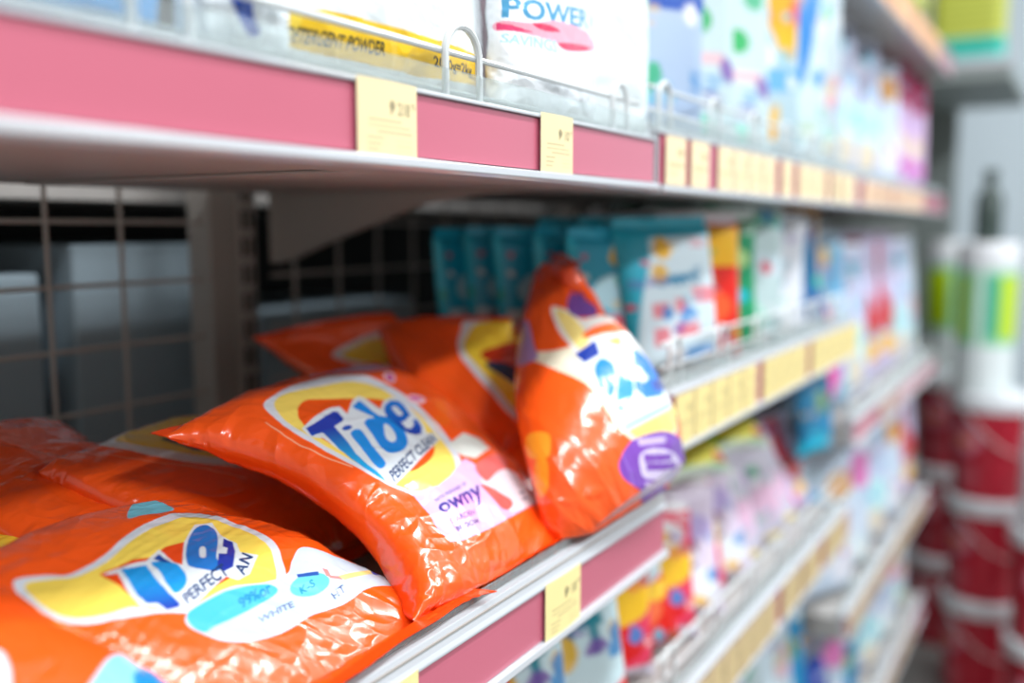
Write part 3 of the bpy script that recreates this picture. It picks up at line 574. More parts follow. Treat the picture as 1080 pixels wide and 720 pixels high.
art_stand = [('spline', [(0.1624, 0.4568), (0.3709, 0.4719), (0.675, 0.4487), (0.7158, 0.5424), (0.9167, 0.5625), (0.8436, 0.678), (0.6995, 0.713), (0.5619, 0.6855), (0.5088, 0.6334), (0.4583, 0.5635)], 'f3ead0'), ('spline', [(0.4132, 0.326), (0.5239, 0.3467), (0.5953, 0.3798), (0.7553, 0.3549), (0.8833, 0.3438), (0.9083, 0.3875), (0.9167, 0.4375), (0.925, 0.525), (0.9167, 0.575), (0.5733, 0.5976), (0.514, 0.5433), (0.4655, 0.4717), (0.4198, 0.406)], 'f2eee8'), ('spline', [(0.437, 0.3387), (0.5256, 0.3603), (0.5706, 0.4049), (0.5715, 0.4509), (0.504, 0.4726), (0.4644, 0.4266)], 'ffe58a'), ('spline', [(0.582, 0.4616), (0.6856, 0.4407), (0.7887, 0.4214), (0.8512, 0.4534), (0.7628, 0.4826), (0.6417, 0.5014)], 'ffd560'), ('spline', [(0.5548, 0.4285), (0.6408, 0.4029), (0.7876, 0.3747), (0.9, 0.3625), (0.8625, 0.3948), (0.6874, 0.4208), (0.5712, 0.4398)], 'f4662a'), ('spline', [(0.5782, 0.6557), (0.7198, 0.6186), (0.925, 0.575), (0.839, 0.6703), (0.688, 0.7023), (0.6043, 0.6866)], 'ffdc78'), ('poly', [(0.4749, 0.4861), (0.6034, 0.4415), (0.7692, 0.4582), (0.9083, 0.4688), (0.925, 0.5312), (0.9167, 0.5875), (0.7436, 0.6308), (0.5542, 0.6654), (0.5144, 0.6224), (0.4821, 0.553)], 'edf5fb'), ('poly', [(0.4652, 0.4858), (0.6116, 0.4441), (0.5976, 0.4859), (0.4984, 0.5129)], '1c3c9c'), ('spline', [(0.5368, 0.5231), (0.5927, 0.4965), (0.6379, 0.5105), (0.6188, 0.5461), (0.5631, 0.5946), (0.527, 0.5906), (0.5226, 0.5577)], '1286e0'), ('spline', [(0.6194, 0.5558), (0.6786, 0.5238), (0.6993, 0.5475), (0.6618, 0.592), (0.5918, 0.63), (0.5629, 0.6216)], '1292e4'), ('poly', [(0.6688, 0.5091), (0.7442, 0.4691), (0.8494, 0.4457), (0.9083, 0.4688), (0.925, 0.5062), (0.925, 0.5375), (0.8272, 0.583), (0.7218, 0.5966), (0.6876, 0.5746), (0.7153, 0.5417), (0.7457, 0.557), (0.801, 0.5374), (0.7825, 0.5055), (0.6996, 0.5277)], '1479d8'), ('poly', [(0.7906, 0.551), (0.9167, 0.5188), (0.9167, 0.55), (0.7982, 0.5754)], '1a3ca0'), ('poly', [(0.5548, 0.6589), (0.8776, 0.5936), (0.8727, 0.6097), (0.5594, 0.6761)], 'a8c4e4'), ('spline', [(0.4682, 0.7513), (0.5352, 0.7118), (0.6192, 0.6865), (0.7992, 0.6743), (0.925, 0.725), (0.9417, 0.8062), (0.8917, 0.9438), (0.5831, 0.8225), (0.4799, 0.7855)], '7c44b4'), ('spline', [(0.612, 0.7241), (0.6995, 0.713), (0.8141, 0.7305), (0.8618, 0.7667), (0.7667, 0.7965), (0.6109, 0.786), (0.5902, 0.7527)], 'd9cbec'), ('line', [(0.6216, 0.7359), (0.7949, 0.7391)], 0.02, '7c44b4'), ('line', [(0.627, 0.7574), (0.8299, 0.7652)], 0.02, '7c44b4'), ('line', [(0.5987, 0.8063), (0.8123, 0.8208)], 0.02, 'cbb6e4'), ('line', [(0.6105, 0.6985), (0.7675, 0.6926)], 0.016, 'cbb6e4'), ('spline', [(0.6446, 0.2758), (1.0275, 0.1495), (0.8167, 0.3002), (0.7067, 0.3607), (0.555, 0.3706), (0.5364, 0.333)], '6e4494'), ('spline', [(0.0917, 0.325), (0.2006, 0.3493), (0.2556, 0.4401), (0.2569, 0.4862), (0.075, 0.4562)], 'b894d0'), ('spline', [(0.1105, 0.6765), (0.2172, 0.6837), (0.177, 0.7327), (0.1236, 0.7391), (0.0668, 0.7171)], 'ff9d28'), ('spline', [(0.105, 0.7403), (0.1548, 0.7456), (0.0978, 0.8059), (0.0421, 0.8201), (0.0469, 0.7819)], 'ff9a24')]
film_bag('orange detergent bag standing upright with purple round patch and pinched top', [[[-0.175, 0.9372, -0.0532], [-0.15, 0.9223, -0.0311], [-0.1042, 0.875, -0.0409]], [[-0.16, 0.8734, -0.0988], [-0.125, 0.8852, -0.0779], [-0.0732, 0.875, -0.0868]], [[-0.12, 0.785, -0.1565], [-0.055, 0.7936, -0.1401], [-0.0097, 0.88, -0.151]], [[-0.06, 0.6929, -0.2129], [-0.008, 0.7514, -0.2103], [0.0141, 0.885, -0.2228]], [[-0.01, 0.6872, -0.2737], [-0.006, 0.7878, -0.2814], [0.0042, 0.88, -0.2818]]], 'c', 460, 360, lambda k: run_ops(k, art_stand), thick=0.8, crease=.0035, seed=38)
art_under = [('spline', [(0.3599, 0.0881), (0.5583, 0.0625), (0.7917, 0.0625), (0.9167, 0.15), (0.925, 0.3688), (0.7691, 0.567), (0.5622, 0.4789), (0.4244, 0.3054)], 'e4e6ea'), ('spline', [(0.4331, 0.1063), (0.6583, 0.0625), (0.8667, 0.0562), (0.9167, 0.1562), (0.9, 0.3553), (0.7634, 0.5043), (0.5952, 0.431), (0.4947, 0.2699)], 'f4d24a'), ('poly', [(0.5725, 0.1829), (0.6747, 0.2122), (0.7142, 0.3539), (0.6771, 0.4256), (0.5752, 0.3254)], '16345c'), ('line', [(0.2473, 0.1461), (0.3278, 0.2582), (0.4436, 0.4119), (0.552, 0.5712)], 0.004, 'ffb890')]
film_bag('orange detergent bag squeezed under the central bag, its pointed corner at the left', [[[-0.3, 0.4012, -0.1777], [-0.33, 0.4736, -0.1765], [-0.36, 0.5899, -0.178]], [[-0.235, 0.4234, -0.2096], [-0.25, 0.5194, -0.2116], [-0.285, 0.6605, -0.2177]], [[-0.165, 0.4754, -0.2511], [-0.165, 0.5484, -0.2728], [-0.18, 0.6513, -0.2771]]], 'b', 300, 240, lambda k: run_ops(k, art_under), thick=0.8, crease=.0035, seed=52)
art_far_back = [('spline', [(0.2472, 0.3419), (0.4714, 0.2503), (0.7569, 0.1883), (0.9254, 0.2953), (0.6732, 0.5966), (0.3877, 0.5586)], 'e0e2e8'), ('spline', [(0.299, 0.3657), (0.4973, 0.2827), (0.7088, 0.2429), (0.8786, 0.3549), (0.7057, 0.5624), (0.4292, 0.5212)], 'f0d040'), ('line', [(-0.0043, 0.1196), (0.039, 0.3702)], 0.006, 'ffb890')]
film_bag('orange detergent bag at the back of the pile, flat triangular corner beside the slotted post', [[[-0.4, 0.7165, -0.1202], [-0.37, 0.7764, -0.1056], [-0.3147, 0.84, -0.0975]], [[-0.33, 0.738, -0.1682], [-0.31, 0.816, -0.1512], [-0.2378, 0.85, -0.1343]], [[-0.26, 0.7603, -0.2051], [-0.24, 0.8343, -0.1901], [-0.1828, 0.86, -0.1626]]], 'a', 200, 160, lambda k: run_ops(k, art_far_back), thick=0.6, crease=.0035, seed=66)
art_upper = [('spline', [(0.4888, 0.3956), (0.7012, 0.1554), (0.8087, -0.0531), (1.0243, -0.061), (1.2083, 0.275), (1.2083, 0.8925), (0.9898, 1.1215), (0.4985, 0.8831), (0.4402, 0.6974), (0.4442, 0.5316)], 'dfe2e8'), ('spline', [(0.5632, 0.3758), (0.7294, 0.1886), (0.8499, 0.0511), (1.0237, 0.0119), (1.2083, 0.2688), (1.2083, 0.8445), (1.0037, 0.9996), (0.5734, 0.8487), (0.5363, 0.6768), (0.5442, 0.4976)], 'f2d23a'), ('spline', [(0.68, 0.4154), (0.8312, 0.3033), (1.0017, 0.2428), (1.2083, 0.3438), (1.2083, 0.6196), (0.8396, 0.5225)], 'c03412'), ('spline', [(0.65, 0.4857), (0.8153, 0.4525), (0.9128, 0.504), (1.2083, 0.6196), (0.8503, 0.7142), (0.698, 0.5806)], '16345c')]
film_bag('orange detergent bag leaning on the upright one, half its yellow oval hidden', [[[-0.3, 0.7965, -0.1118], [-0.27, 0.842, -0.0997], [-0.1648, 0.85, -0.0971]], [[-0.22, 0.7443, -0.1594], [-0.2, 0.8213, -0.1588], [-0.1302, 0.85, -0.1419]], [[-0.13, 0.7486, -0.2351], [-0.115, 0.8044, -0.2262], [-0.0964, 0.85, -0.1935]]], 'c', 300, 240, lambda k: run_ops(k, art_upper), thick=0.85, crease=.0035, seed=80)
art_lowmid = [('line', [(-0.2083, -0.1562), (-0.2083, -0.1562), (-0.2083, -0.0681)], 0.006, 'c84a30'), ('spline', [(0.4856, 0.5957), (0.7743, 0.6273), (0.7819, 0.8556), (0.4608, 0.8428)], 'f4c0a0')]
film_bag('orange detergent bag between the central and upright bags, mostly hidden below both', [[[-0.22, 0.7403, -0.2019], [-0.19, 0.815, -0.1872], [-0.1188, 0.85, -0.1659]], [[-0.13, 0.7157, -0.2548], [-0.11, 0.7774, -0.2389], [-0.0852, 0.85, -0.222]], [[-0.05, 0.6761, -0.2828], [-0.045, 0.7352, -0.2733], [-0.0522, 0.85, -0.2868]]], 'b', 160, 130, lambda k: run_ops(k, art_lowmid), thick=0.8, crease=.0035, seed=94)
art_shade = [('line', [(0.4486, 0.2401), (0.614, 0.4151), (0.7312, 0.661)], 0.006, 'c84a30'), ('spline', [(1.2083, 1.1562), (1.2083, 1.1562), (1.2083, 1.1562), (1.2083, 1.1562)], 'f4c0a0')]
film_bag('dark red looking detergent bag in shade at the far left edge', [[[-0.36, 0.3276, -0.1646], [-0.4, 0.4025, -0.1594], [-0.43, 0.5018, -0.1769]], [[-0.29, 0.3451, -0.2055], [-0.31, 0.4141, -0.195], [-0.34, 0.5021, -0.1998]], [[-0.22, 0.3604, -0.2302], [-0.23, 0.4187, -0.2265], [-0.26, 0.503, -0.2288]]], 'b', 160, 130, lambda k: run_ops(k, art_shade), thick=0.8, crease=.0035, seed=108)
art_leftlow = [('spline', [(0.525, 0.0688), (0.8567, 0.082), (0.7704, 0.3194), (0.6093, 0.599), (0.4204, 0.5828), (0.3413, 0.1859)], 'dfe4ea'), ('spline', [(0.5333, 0.0562), (0.7164, 0.1788), (0.6799, 0.3632), (0.5734, 0.5772), (0.4128, 0.5496), (0.3824, 0.1558)], 'f2d63e'), ('spline', [(0.5127, 0.3761), (0.5959, 0.3697), (0.576, 0.4476), (0.4642, 0.51), (0.4217, 0.4576)], '1a56a8'), ('spline', [(0.6333, 0.0625), (0.7833, 0.075), (0.875, 0.0875), (0.775, 0.075)], '5cc4dc')]
film_bag('orange detergent bag at left edge, part of its yellow oval showing behind the nearest bag', [[[-0.27, 0.26, -0.2132], [-0.3, 0.319, -0.2096], [-0.32, 0.4037, -0.2196]], [[-0.2, 0.2816, -0.2348], [-0.22, 0.3539, -0.2281], [-0.24, 0.4335, -0.2398]], [[-0.13, 0.3106, -0.2694], [-0.14, 0.3782, -0.2515], [-0.15, 0.442, -0.2499]]], 'a', 240, 200, lambda k: run_ops(k, art_leftlow), thick=0.75, crease=.0035, seed=122)
art_bottom = [('spline', [(0.7984, 0.477), (0.9417, 0.5), (0.9417, 0.6312), (0.9417, 0.75), (0.9395, 0.8623), (0.5813, 0.5617)], '8ad4e8'), ('spline', [(0.8479, 0.5525), (0.9417, 0.5875), (0.9417, 0.6562), (0.8761, 0.6916), (0.7619, 0.626)], '1c8cc8'), ('spline', [(0.6179, 0.2356), (0.6576, 0.2744), (0.5479, 0.3649), (0.4961, 0.3187)], 'cfe6f2')]
film_bag('orange detergent bag at bottom left corner with a light blue patch, lowest in front', [[[-0.08, 0.1437, -0.1966], [-0.1, 0.1902, -0.1854], [-0.13, 0.2713, -0.1912]], [[-0.03, 0.171, -0.2421], [-0.05, 0.2296, -0.2386], [-0.075, 0.3093, -0.2271]], [[-0.0, 0.2184, -0.3296], [0.0, 0.2742, -0.308], [-0.01, 0.3536, -0.2891]]], 'c', 240, 200, lambda k: run_ops(k, art_bottom), thick=0.8, crease=.0035, seed=136)
art_yellowband = [('spline', [(0.1493, 0.6276), (0.8917, 0.4375), (0.8833, 0.7312), (0.4398, 0.8058), (0.1531, 0.8307)], 'dfe7ea'), ('poly', [(0.1642, 0.8463), (0.2098, 0.8184), (0.2928, 0.7998), (0.5595, 0.803), (0.9, 0.7938), (0.9167, 0.875), (0.5895, 0.9036), (0.304, 0.899), (0.1743, 0.8914), (0.1509, 0.8861)], 'f2c51e'), ('poly', [(0.1642, 0.8463), (0.2098, 0.8184), (0.246, 0.8167), (0.2338, 0.8822), (0.1743, 0.8914), (0.1509, 0.8861)], 'f8d84a'), ('text', 'DETERGENT POWDER', [(0.2052, 0.8846), (0.4623, 0.8757), (0.4602, 0.842), (0.2184, 0.8487)], '3c3a20'), ('text', 'NET WT', [(0.6158, 0.8339), (0.6814, 0.8296), (0.6797, 0.8198), (0.6142, 0.8245)], '3a3620'), ('text', '2000g=2kg', [(0.6296, 0.878), (0.8011, 0.8699), (0.7883, 0.8341), (0.6178, 0.8432)], '2c2a18'), ('text', 'FOR MACHINE', [(0.8023, 0.8725), (0.9, 0.8688), (0.9083, 0.85), (0.7976, 0.8623)], '3a3620')]
film_bag('grey white bag with a yellow DETERGENT POWDER band on the nearest upper shelf', [[[-0.11, 0.365, 0.3], [-0.09, 0.5, 0.31], [-0.1, 0.655, 0.3]], [[-0.1, 0.365, 0.19], [-0.07, 0.5, 0.2], [-0.09, 0.655, 0.19]], [[-0.09, 0.36, 0.08], [-0.07, 0.5, 0.08], [-0.085, 0.655, 0.08]]], 'a', 260, 400, lambda k: run_ops(k, art_yellowband), thick=1.3, base='e2e9ec', rest=.078, crease=.003, seed=5, name='powder_bag', category='powder bag', back=('f2c51e','e4eaec'), seals=False)
art_power = [('text', 'POWER A', [(0.0445, 0.7379), (0.8667, 0.6688), (0.8667, 0.6125), (0.0479, 0.6843)], '4a9cc8'), ('spline', [(0.0277, 0.7479), (0.1878, 0.7341), (0.3854, 0.7019), (0.6754, 0.6948), (0.8583, 0.7188), (0.4661, 0.7755), (0.3435, 0.7644), (0.1365, 0.765), (0.0268, 0.7699)], 'f4a8bc'), ('poly', [(0.0276, 0.7503), (0.1144, 0.7527), (0.2143, 0.7555), (0.0924, 0.767), (0.0269, 0.7674)], 'e23c70'), ('spline', [(0.1987, 0.7326), (0.3102, 0.7226), (0.3992, 0.7286), (0.2692, 0.7433)], 'dc2858'), ('spline', [(0.3815, 0.7622), (0.5466, 0.7442), (0.783, 0.7319), (0.5459, 0.7659), (0.4136, 0.7739)], 'dc2858'), ('text', 'SAVINGS', [(0.0339, 0.8016), (0.3656, 0.7927), (0.3662, 0.7563), (0.0428, 0.7769)], 'a4cce0'), ('spline', [(0.8667, 0.4562), (0.8667, 0.4875), (0.8667, 0.6312), (0.8667, 0.7625), (0.8667, 0.7125)], 'b8b8cc')]
film_bag('white bag lettered POWER with a pink swoosh on the nearest upper shelf', [[[-0.07, 0.61, 0.36], [-0.055, 0.71, 0.36], [-0.08, 0.8, 0.36]], [[-0.045, 0.605, 0.22], [-0.04, 0.71, 0.22], [-0.06, 0.8, 0.22]], [[-0.04, 0.605, 0.082], [-0.038, 0.71, 0.082], [-0.06, 0.8, 0.082]]], 'b', 340, 300, lambda k: run_ops(k, art_power), thick=0.7, base='f0f4f8', rest=.078, crease=.003, seed=6, name='powder_bag', category='powder bag', back=('f4a8bc','ffffff'), sealcol='eef2f4')
art_greyish = [('spline', [(0.9833, 0.4188), (0.9833, 0.4438), (0.9833, 0.6688), (0.9833, 0.6938), (0.9833, 0.6188)], 'a8a8c4'), ('spline', [(0.9833, 0.525), (0.9833, 0.4938), (0.975, 0.6375), (0.9833, 0.7688), (0.9833, 0.7688), (0.9833, 0.6688)], 'f2dbe2'), ('spline', [(0.975, 0.5812), (0.975, 0.5812), (0.975, 0.5875), (0.975, 0.5875), (0.975, 0.5812), (0.975, 0.5812), (0.975, 0.575), (0.975, 0.5688), (0.9833, 0.5562), (0.975, 0.575)], 'd84470'), ('spline', [(0.9833, 0.6188), (0.975, 0.6375), (0.975, 0.6438), (0.975, 0.6438), (0.975, 0.6375), (0.975, 0.6312), (0.9833, 0.6188), (0.9833, 0.6188), (0.9833, 0.6188), (0.9833, 0.6188)], 'd84470'), ('spline', [(0.9833, 0.6938), (0.9833, 0.6938), (0.9833, 0.6938), (0.9833, 0.6938), (0.9833, 0.6938), (0.9833, 0.6938), (0.9833, 0.6938), (0.9833, 0.6938), (0.9833, 0.6688), (0.9833, 0.6938)], 'd84470'), ('spline', [(0.9833, 0.7312), (0.9833, 0.7375), (0.9833, 0.7375), (0.9833, 0.7375), (0.9833, 0.7375), (0.9833, 0.7312), (0.9833, 0.725), (0.9833, 0.725), (0.9833, 0.725), (0.9833, 0.725)], 'd84470'), ('spline', [(0.9833, 0.7688), (0.9833, 0.7688), (0.9833, 0.7688), (0.9833, 0.7688), (0.9833, 0.7688), (0.9833, 0.7688), (0.9833, 0.7688), (0.9833, 0.7688), (0.9833, 0.7688), (0.9833, 0.7688)], 'd84470'), ('spline', [(0.9833, 0.725), (0.9833, 0.725), (0.9833, 0.725), (0.9833, 0.725), (0.9833, 0.725), (0.9833, 0.725), (0.9833, 0.725), (0.9833, 0.7), (0.9833, 0.7), (0.9833, 0.725)], 'd84470'), ('spline', [(0.9833, 0.525), (0.9833, 0.525), (0.9833, 0.525), (0.9833, 0.525), (0.9833, 0.525), (0.9833, 0.525), (0.9833, 0.525), (0.9833, 0.525), (0.9833, 0.525), (0.9833, 0.525)], 'd84470'), ('spline', [(0.9833, 0.7375), (0.9833, 0.7375), (0.9833, 0.7375), (0.9833, 0.7375), (0.9833, 0.7375), (0.9833, 0.7375), (0.9833, 0.7312), (0.9833, 0.7312), (0.9833, 0.7312), (0.9833, 0.7312)], 'd84470')]
film_bag('white bag with a grey violet panel and small pink dots, right of the POWER bag', [[[-0.24, 0.7, 0.36], [-0.18, 0.76, 0.36], [-0.1, 0.85, 0.36]], [[-0.22, 0.69, 0.22], [-0.15, 0.765, 0.22], [-0.075, 0.84, 0.22]], [[-0.22, 0.69, 0.082], [-0.15, 0.765, 0.082], [-0.075, 0.83, 0.082]]], 'c', 260, 200, lambda k: run_ops(k, art_greyish), thick=0.9, base='ece8f0', rest=.078, crease=.003, seed=7, name='powder_bag', category='powder bag', back=('a8a8c4','ffffff'), sealcol='eef2f4')
art_greenswoosh = [('spline', [(0.9311, 0.4397), (0.9833, 0.4438), (0.9833, 0.5312), (0.9833, 0.6688), (0.9833, 0.775), (0.9833, 0.7375), (0.9833, 0.6)], 'c8e8a8'), ('spline', [(0.9833, 0.4875), (0.9833, 0.5125), (0.9833, 0.55), (0.9833, 0.6125), (0.9833, 0.6)], '18b484'), ('spline', [(0.9833, 0.675), (0.9833, 0.7125), (0.9833, 0.7438), (0.9833, 0.725)], '1cac88'), ('spline', [(0.9833, 0.725), (0.9833, 0.7312), (0.9833, 0.775)], '2c6c5c')]
film_bag('white bag with a pale green swoosh at the end of the nearest upper shelf', [[[-0.2, 0.8, 0.36], [-0.14, 0.86, 0.36], [-0.06, 0.93, 0.36]], [[-0.19, 0.79, 0.22], [-0.12, 0.86, 0.22], [-0.045, 0.93, 0.22]], [[-0.19, 0.79, 0.09], [-0.12, 0.86, 0.09], [-0.045, 0.93, 0.09]]], 'a', 260, 200, lambda k: run_ops(k, art_greenswoosh), thick=0.8, base='e8f2f4', rest=.078, crease=.003, seed=8, name='powder_bag', category='powder bag', back=('c8e8a8','ffffff'), sealcol='eef2f4')
art_blue = [('poly', [(0.3723, 0.9926), (0.7423, 0.9361), (0.9583, 0.9188), (1.2083, 0.9119), (0.4392, 1.156)], 'cfe4f0'), ('poly', [(0.9167, 0.7562), (0.9167, 0.7562), (0.9667, 0.9375), (0.9282, 0.9463)], 'dceaf2'), ('poly', [(0.9167, 0.7688), (0.9333, 0.7625), (1.2083, 0.8438), (0.9667, 0.9375)], 'd6e6ee')]
film_bag('bright blue bag at the top left corner behind the wire guard', [[[-0.1, 0.12, 0.3], [-0.06, 0.22, 0.3], [-0.09, 0.33, 0.3]], [[-0.08, 0.12, 0.19], [-0.045, 0.22, 0.19], [-0.07, 0.33, 0.19]], [[-0.06, 0.12, 0.082], [-0.04, 0.22, 0.082], [-0.06, 0.33, 0.082]]], 'b', 200, 240, lambda k: run_ops(k, art_blue), thick=1, base='1a96de', rest=.078, crease=.003, seed=9, name='powder_bag', category='powder bag', back=('1a9ae0','ffffff'), sealcol='eef2f4')
art_whiteblue = [('spline', [(0.3399, 0.7878), (0.5095, 0.7757), (0.5627, 0.8543), (0.6355, 0.9022), (0.5456, 0.9093), (0.4255, 0.8719)], '1444a8')]
film_bag('white bag with a dark blue stroke between the blue bag and the yellow band', [[[-0.05, 0.325, 0.3], [-0.035, 0.355, 0.3], [-0.045, 0.395, 0.3]], [[-0.045, 0.325, 0.19], [-0.035, 0.355, 0.19], [-0.04, 0.395, 0.19]], [[-0.045, 0.325, 0.08], [-0.035, 0.355, 0.08], [-0.04, 0.395, 0.08]]], 'c', 200, 160, lambda k: run_ops(k, art_whiteblue), thick=0.5, base='e6eef2', rest=.078, crease=.003, seed=10, name='powder_bag', category='powder bag', back=('1444a8','ffffff'), sealcol='eef2f4')
# ================= pouches on the other shelves =================
PAL = dict(default=('f6fafc', '2a8cd0', 'e04860', '28b078', 'f4c040', '7c50a8', 'ffffff', '40c0d8'))
def busy(k, art):
    import zlib
    rng = np.random.RandomState(zlib.crc32(art.__name__.encode()) % 9999)
    cols = PAL['default']
    for i in range(15):
        c = cols[rng.randint(len(cols))]; u, v = rng.rand(2)*.9+.05; r = .018+.045*rng.rand()
        if rng.rand() < .5: blob(k, u, v, r, c, rng, asp=.8+1.2*rng.rand(), alpha=.85)
        else:
            for q in range(3):
                k.line([(u-.12, v+.022*q), (u+.12*rng.rand(), v+.022*q-.01)], .010, c, .8)
def flat_ctrl(w, h, bow=0.0):
    g = []
    for i, t in enumerate((0, .5, 1)):
        g.append([(-w/2+w*u, bow*4*t*(1-t)+(.0), h*(1-t)) for u in (0, .5, 1)])
    return g
def pouch(art, w, h, th, sim=0, name='detergent_pouch', seal='e8eef2', bow=0.0, res=(72, 52)):
    nv, nu = res; S = SIM_S[sim]; ctrl = flat_ctrl(w, h, bow)
    ink = Ink(nv, nu, 'ffffff'); art(ink); busy(ink, art)
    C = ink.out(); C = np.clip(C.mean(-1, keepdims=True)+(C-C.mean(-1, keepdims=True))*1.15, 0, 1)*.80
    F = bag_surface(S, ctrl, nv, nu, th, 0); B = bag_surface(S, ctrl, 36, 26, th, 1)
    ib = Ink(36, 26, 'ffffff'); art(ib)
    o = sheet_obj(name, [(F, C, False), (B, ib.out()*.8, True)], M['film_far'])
    n = 26; x = np.linspace(-w*.47, w*.47, n); rows = []
    for k in range(4): rows.append(np.stack([x, .0015*np.sin(x*90+k), np.full(n, h-.006+.006*k)], 1))
    P = np.array(rows); Ck = np.empty(P.shape); Ck[:] = srgb(seal); Q = P.copy(); Q[..., 1] += .0008
    sheet_obj('top_seal', [(P, Ck, False), (Q, Ck, True)], M['film_far'], o)
    return o
def art_teal(k):
    k.rect(0,0,1,1,'10b0d2'); k.rect(0,0,.10,1,'2cd0ea'); k.spline([(.5,.06),(.58,.16),(.5,.22),(.42,.16)],'ffc840')
    k.ell(.5,.40,.28,.13,'bfe4f0'); k.rect(.12,.55,.95,1,'e2eef6'); k.spline([(.2,.62),(.5,.56),(.85,.62),(.8,.8),(.4,.84),(.2,.76)],'e0566e'); k.ell(.6,.9,.25,.05,'4a3c94')
def art_tealwhite(k):
    k.rect(0,0,1,1,'dff0f8'); k.spline([(0,-.1),(.28,-.05),(.30,.2),(.16,.5),(.10,.8),(.06,1.1),(-.1,1.1)],'0eb2cc'); k.rect(0,0,1,.09,'2fb9d4')
    k.spline([(.42,.08),(.52,.18),(.44,.24),(.34,.18)],'ffc23c'); k.line([(.3,.38),(.7,.36)],.04,'3a8cb4')
    k.box_text('Surf',.32,.30,.78,.42,'2a86b0',.8)
    for j,(a,b,c,d) in enumerate(((.25,.52,.42,.62),(.48,.50,.62,.60),(.66,.44,.95,.54),(.25,.68,.40,.80),(.46,.66,.70,.76))): k.rect(a,b,c,d,'e86a78',.8)
    k.ell(.7,.88,.25,.06,'86b4e4')
def art_red(k):
    k.rect(0,0,1,1,'e23a30'); k.rect(.55,.04,.95,.32,'ffbe38'); k.ell(.5,.6,.3,.12,'ff6a4a'); k.rect(0,.0,.12,1,'f4d8dc'); k.spline([(.2,.75),(.6,.7),(.9,.9),(.3,.95)],'c41c24')
def art_green(k):
    k.rect(0,0,1,1,'0f9464'); k.rect(0,0,.3,1,'eaf6f0'); k.ell(.65,.3,.2,.08,'bfe6a0')
def art_whitegreen(k):
    k.rect(0,0,1,1,'c6dadc'); k.ell(.25,.07,.16,.07,'1c9c70'); k.ell(.75,.12,.2,.05,'8cd4c0'); k.ell(.3,.16,.06,.04,'f4c860')
    k.spline([(.1,.7),(.4,.64),(.7,.74),(.6,.9),(.2,.9)],'8cd6c0'); k.ell(.3,.78,.1,.05,'ffffff'); k.rect(.1,.35,.9,.5,'d4e6ee')
def art_redstripe(k):
    k.rect(0,0,1,1,'e8ecf4'); k.spline([(.1,-.1),(.45,-.1),(.42,.4),(.3,1.1),(.02,1.1),(.08,.5)],'c8323a'); k.rect(0,0,.08,1,'b4b8e8')
def art_bluegold(k):
    k.rect(0,0,1,1,'12689c'); k.rect(.0,.0,.09,1,'c89a5c'); k.rect(.9,0,1,1,'c89a5c'); k.spline([(.3,.2),(.7,.1),(.8,.5),(.4,.6)],'1a86b8'); k.ell(.5,.8,.3,.1,'0e4c80')
def art_whitebag(k):
    k.rect(0,0,1,1,'c8d6de'); k.spline([(.2,.2),(.7,.15),(.8,.3),(.3,.4)],'cfe2ea'); k.rect(.1,.6,.9,.66,'f0b8c0',.7); k.ell(.5,.8,.3,.08,'bfe0da')
def art_greenblob(k):
    k.rect(0,0,1,1,'cde0e4'); k.ell(.45,.30,.10,.10,'20b468'); k.spline([(.3,.1),(.5,.25),(.55,.5),(.4,.55),(.35,.3)],'bce69c'); k.ell(.6,.52,.11,.05,'14ac60'); k.ell(.25,.75,.14,.03,'5cc8ac'); k.ell(.5,.9,.2,.04,'8cdcc8'); k.rect(.2,.64,.8,.68,'f4bcc4',.7)
def art_bluetag(k):
    k.rect(0,0,1,1,'bccde2'); k.spline([(.3,.4),(.95,.42),(.92,.56),(.3,.54)],'1a58b4'); k.rect(.0,.2,.16,.8,'f6e2a0'); k.ell(.3,.05,.2,.07,'2050a8'); k.rect(.3,.6,.9,.9,'b9cce6')
    k.box_text('MAX',.40,.44,.85,.52,'c6d8f0',.8)
def art_gold(k):
    k.rect(0,0,1,1,'c0d8e2'); k.spline([(-.1,-.1),(.8,-.1),(.9,.3),(.8,.55),(.5,.35),(.1,.2)],'f0b040'); k.ell(.5,.15,.25,.12,'8cb0d0'); k.rect(.1,.58,.9,.68,'7cb8e4'); k.ell(.4,.85,.24,.07,'f8bc3c'); k.rect(.5,.93,.9,.99,'1a8cc4')
def art_cyan(k):
    k.rect(0,0,1,1,'d4e8ee'); k.spline([(.6,-.1),(.95,-.1),(.8,.3),(.6,.6),(.45,.4)],'0c84cc'); k.ell(.3,.5,.2,.2,'f0c890'); k.rect(.2,.75,.8,.85,'c8dcd0')
def art_lav(k):
    k.rect(0,0,1,1,'ccd4ee'); k.ell(.4,.25,.3,.12,'e0e4f4'); k.spline([(.1,.5),(.5,.45),(.9,.55),(.7,.8),(.2,.75)],'c4ecf2'); k.ell(.6,.8,.2,.1,'e6dcc8'); k.rect(0,0,.08,1,'7cb4d8')
def art_magenta(k):
    k.rect(0,0,1,1,'dcc0e0'); k.rect(0,0,1,.3,'b81c64'); k.ell(.4,.4,.3,.12,'b8a8d8'); k.ell(.5,.6,.25,.1,'f0dcb0'); k.ell(.5,.82,.35,.12,'d88cd8'); k.rect(.9,0,1,.9,'c43c74')
def art_redlav(k):
    k.rect(0,0,1,1,'d4cce8'); k.spline([(.35,-.1),(.7,-.1),(.65,.3),(.9,.55),(.6,.65),(.35,.3)],'c84048'); k.ell(.7,.75,.14,.07,'f0c060'); k.ell(.3,.85,.25,.1,'ea5cb0'); k.ell(.2,.5,.2,.12,'e4f2fa')
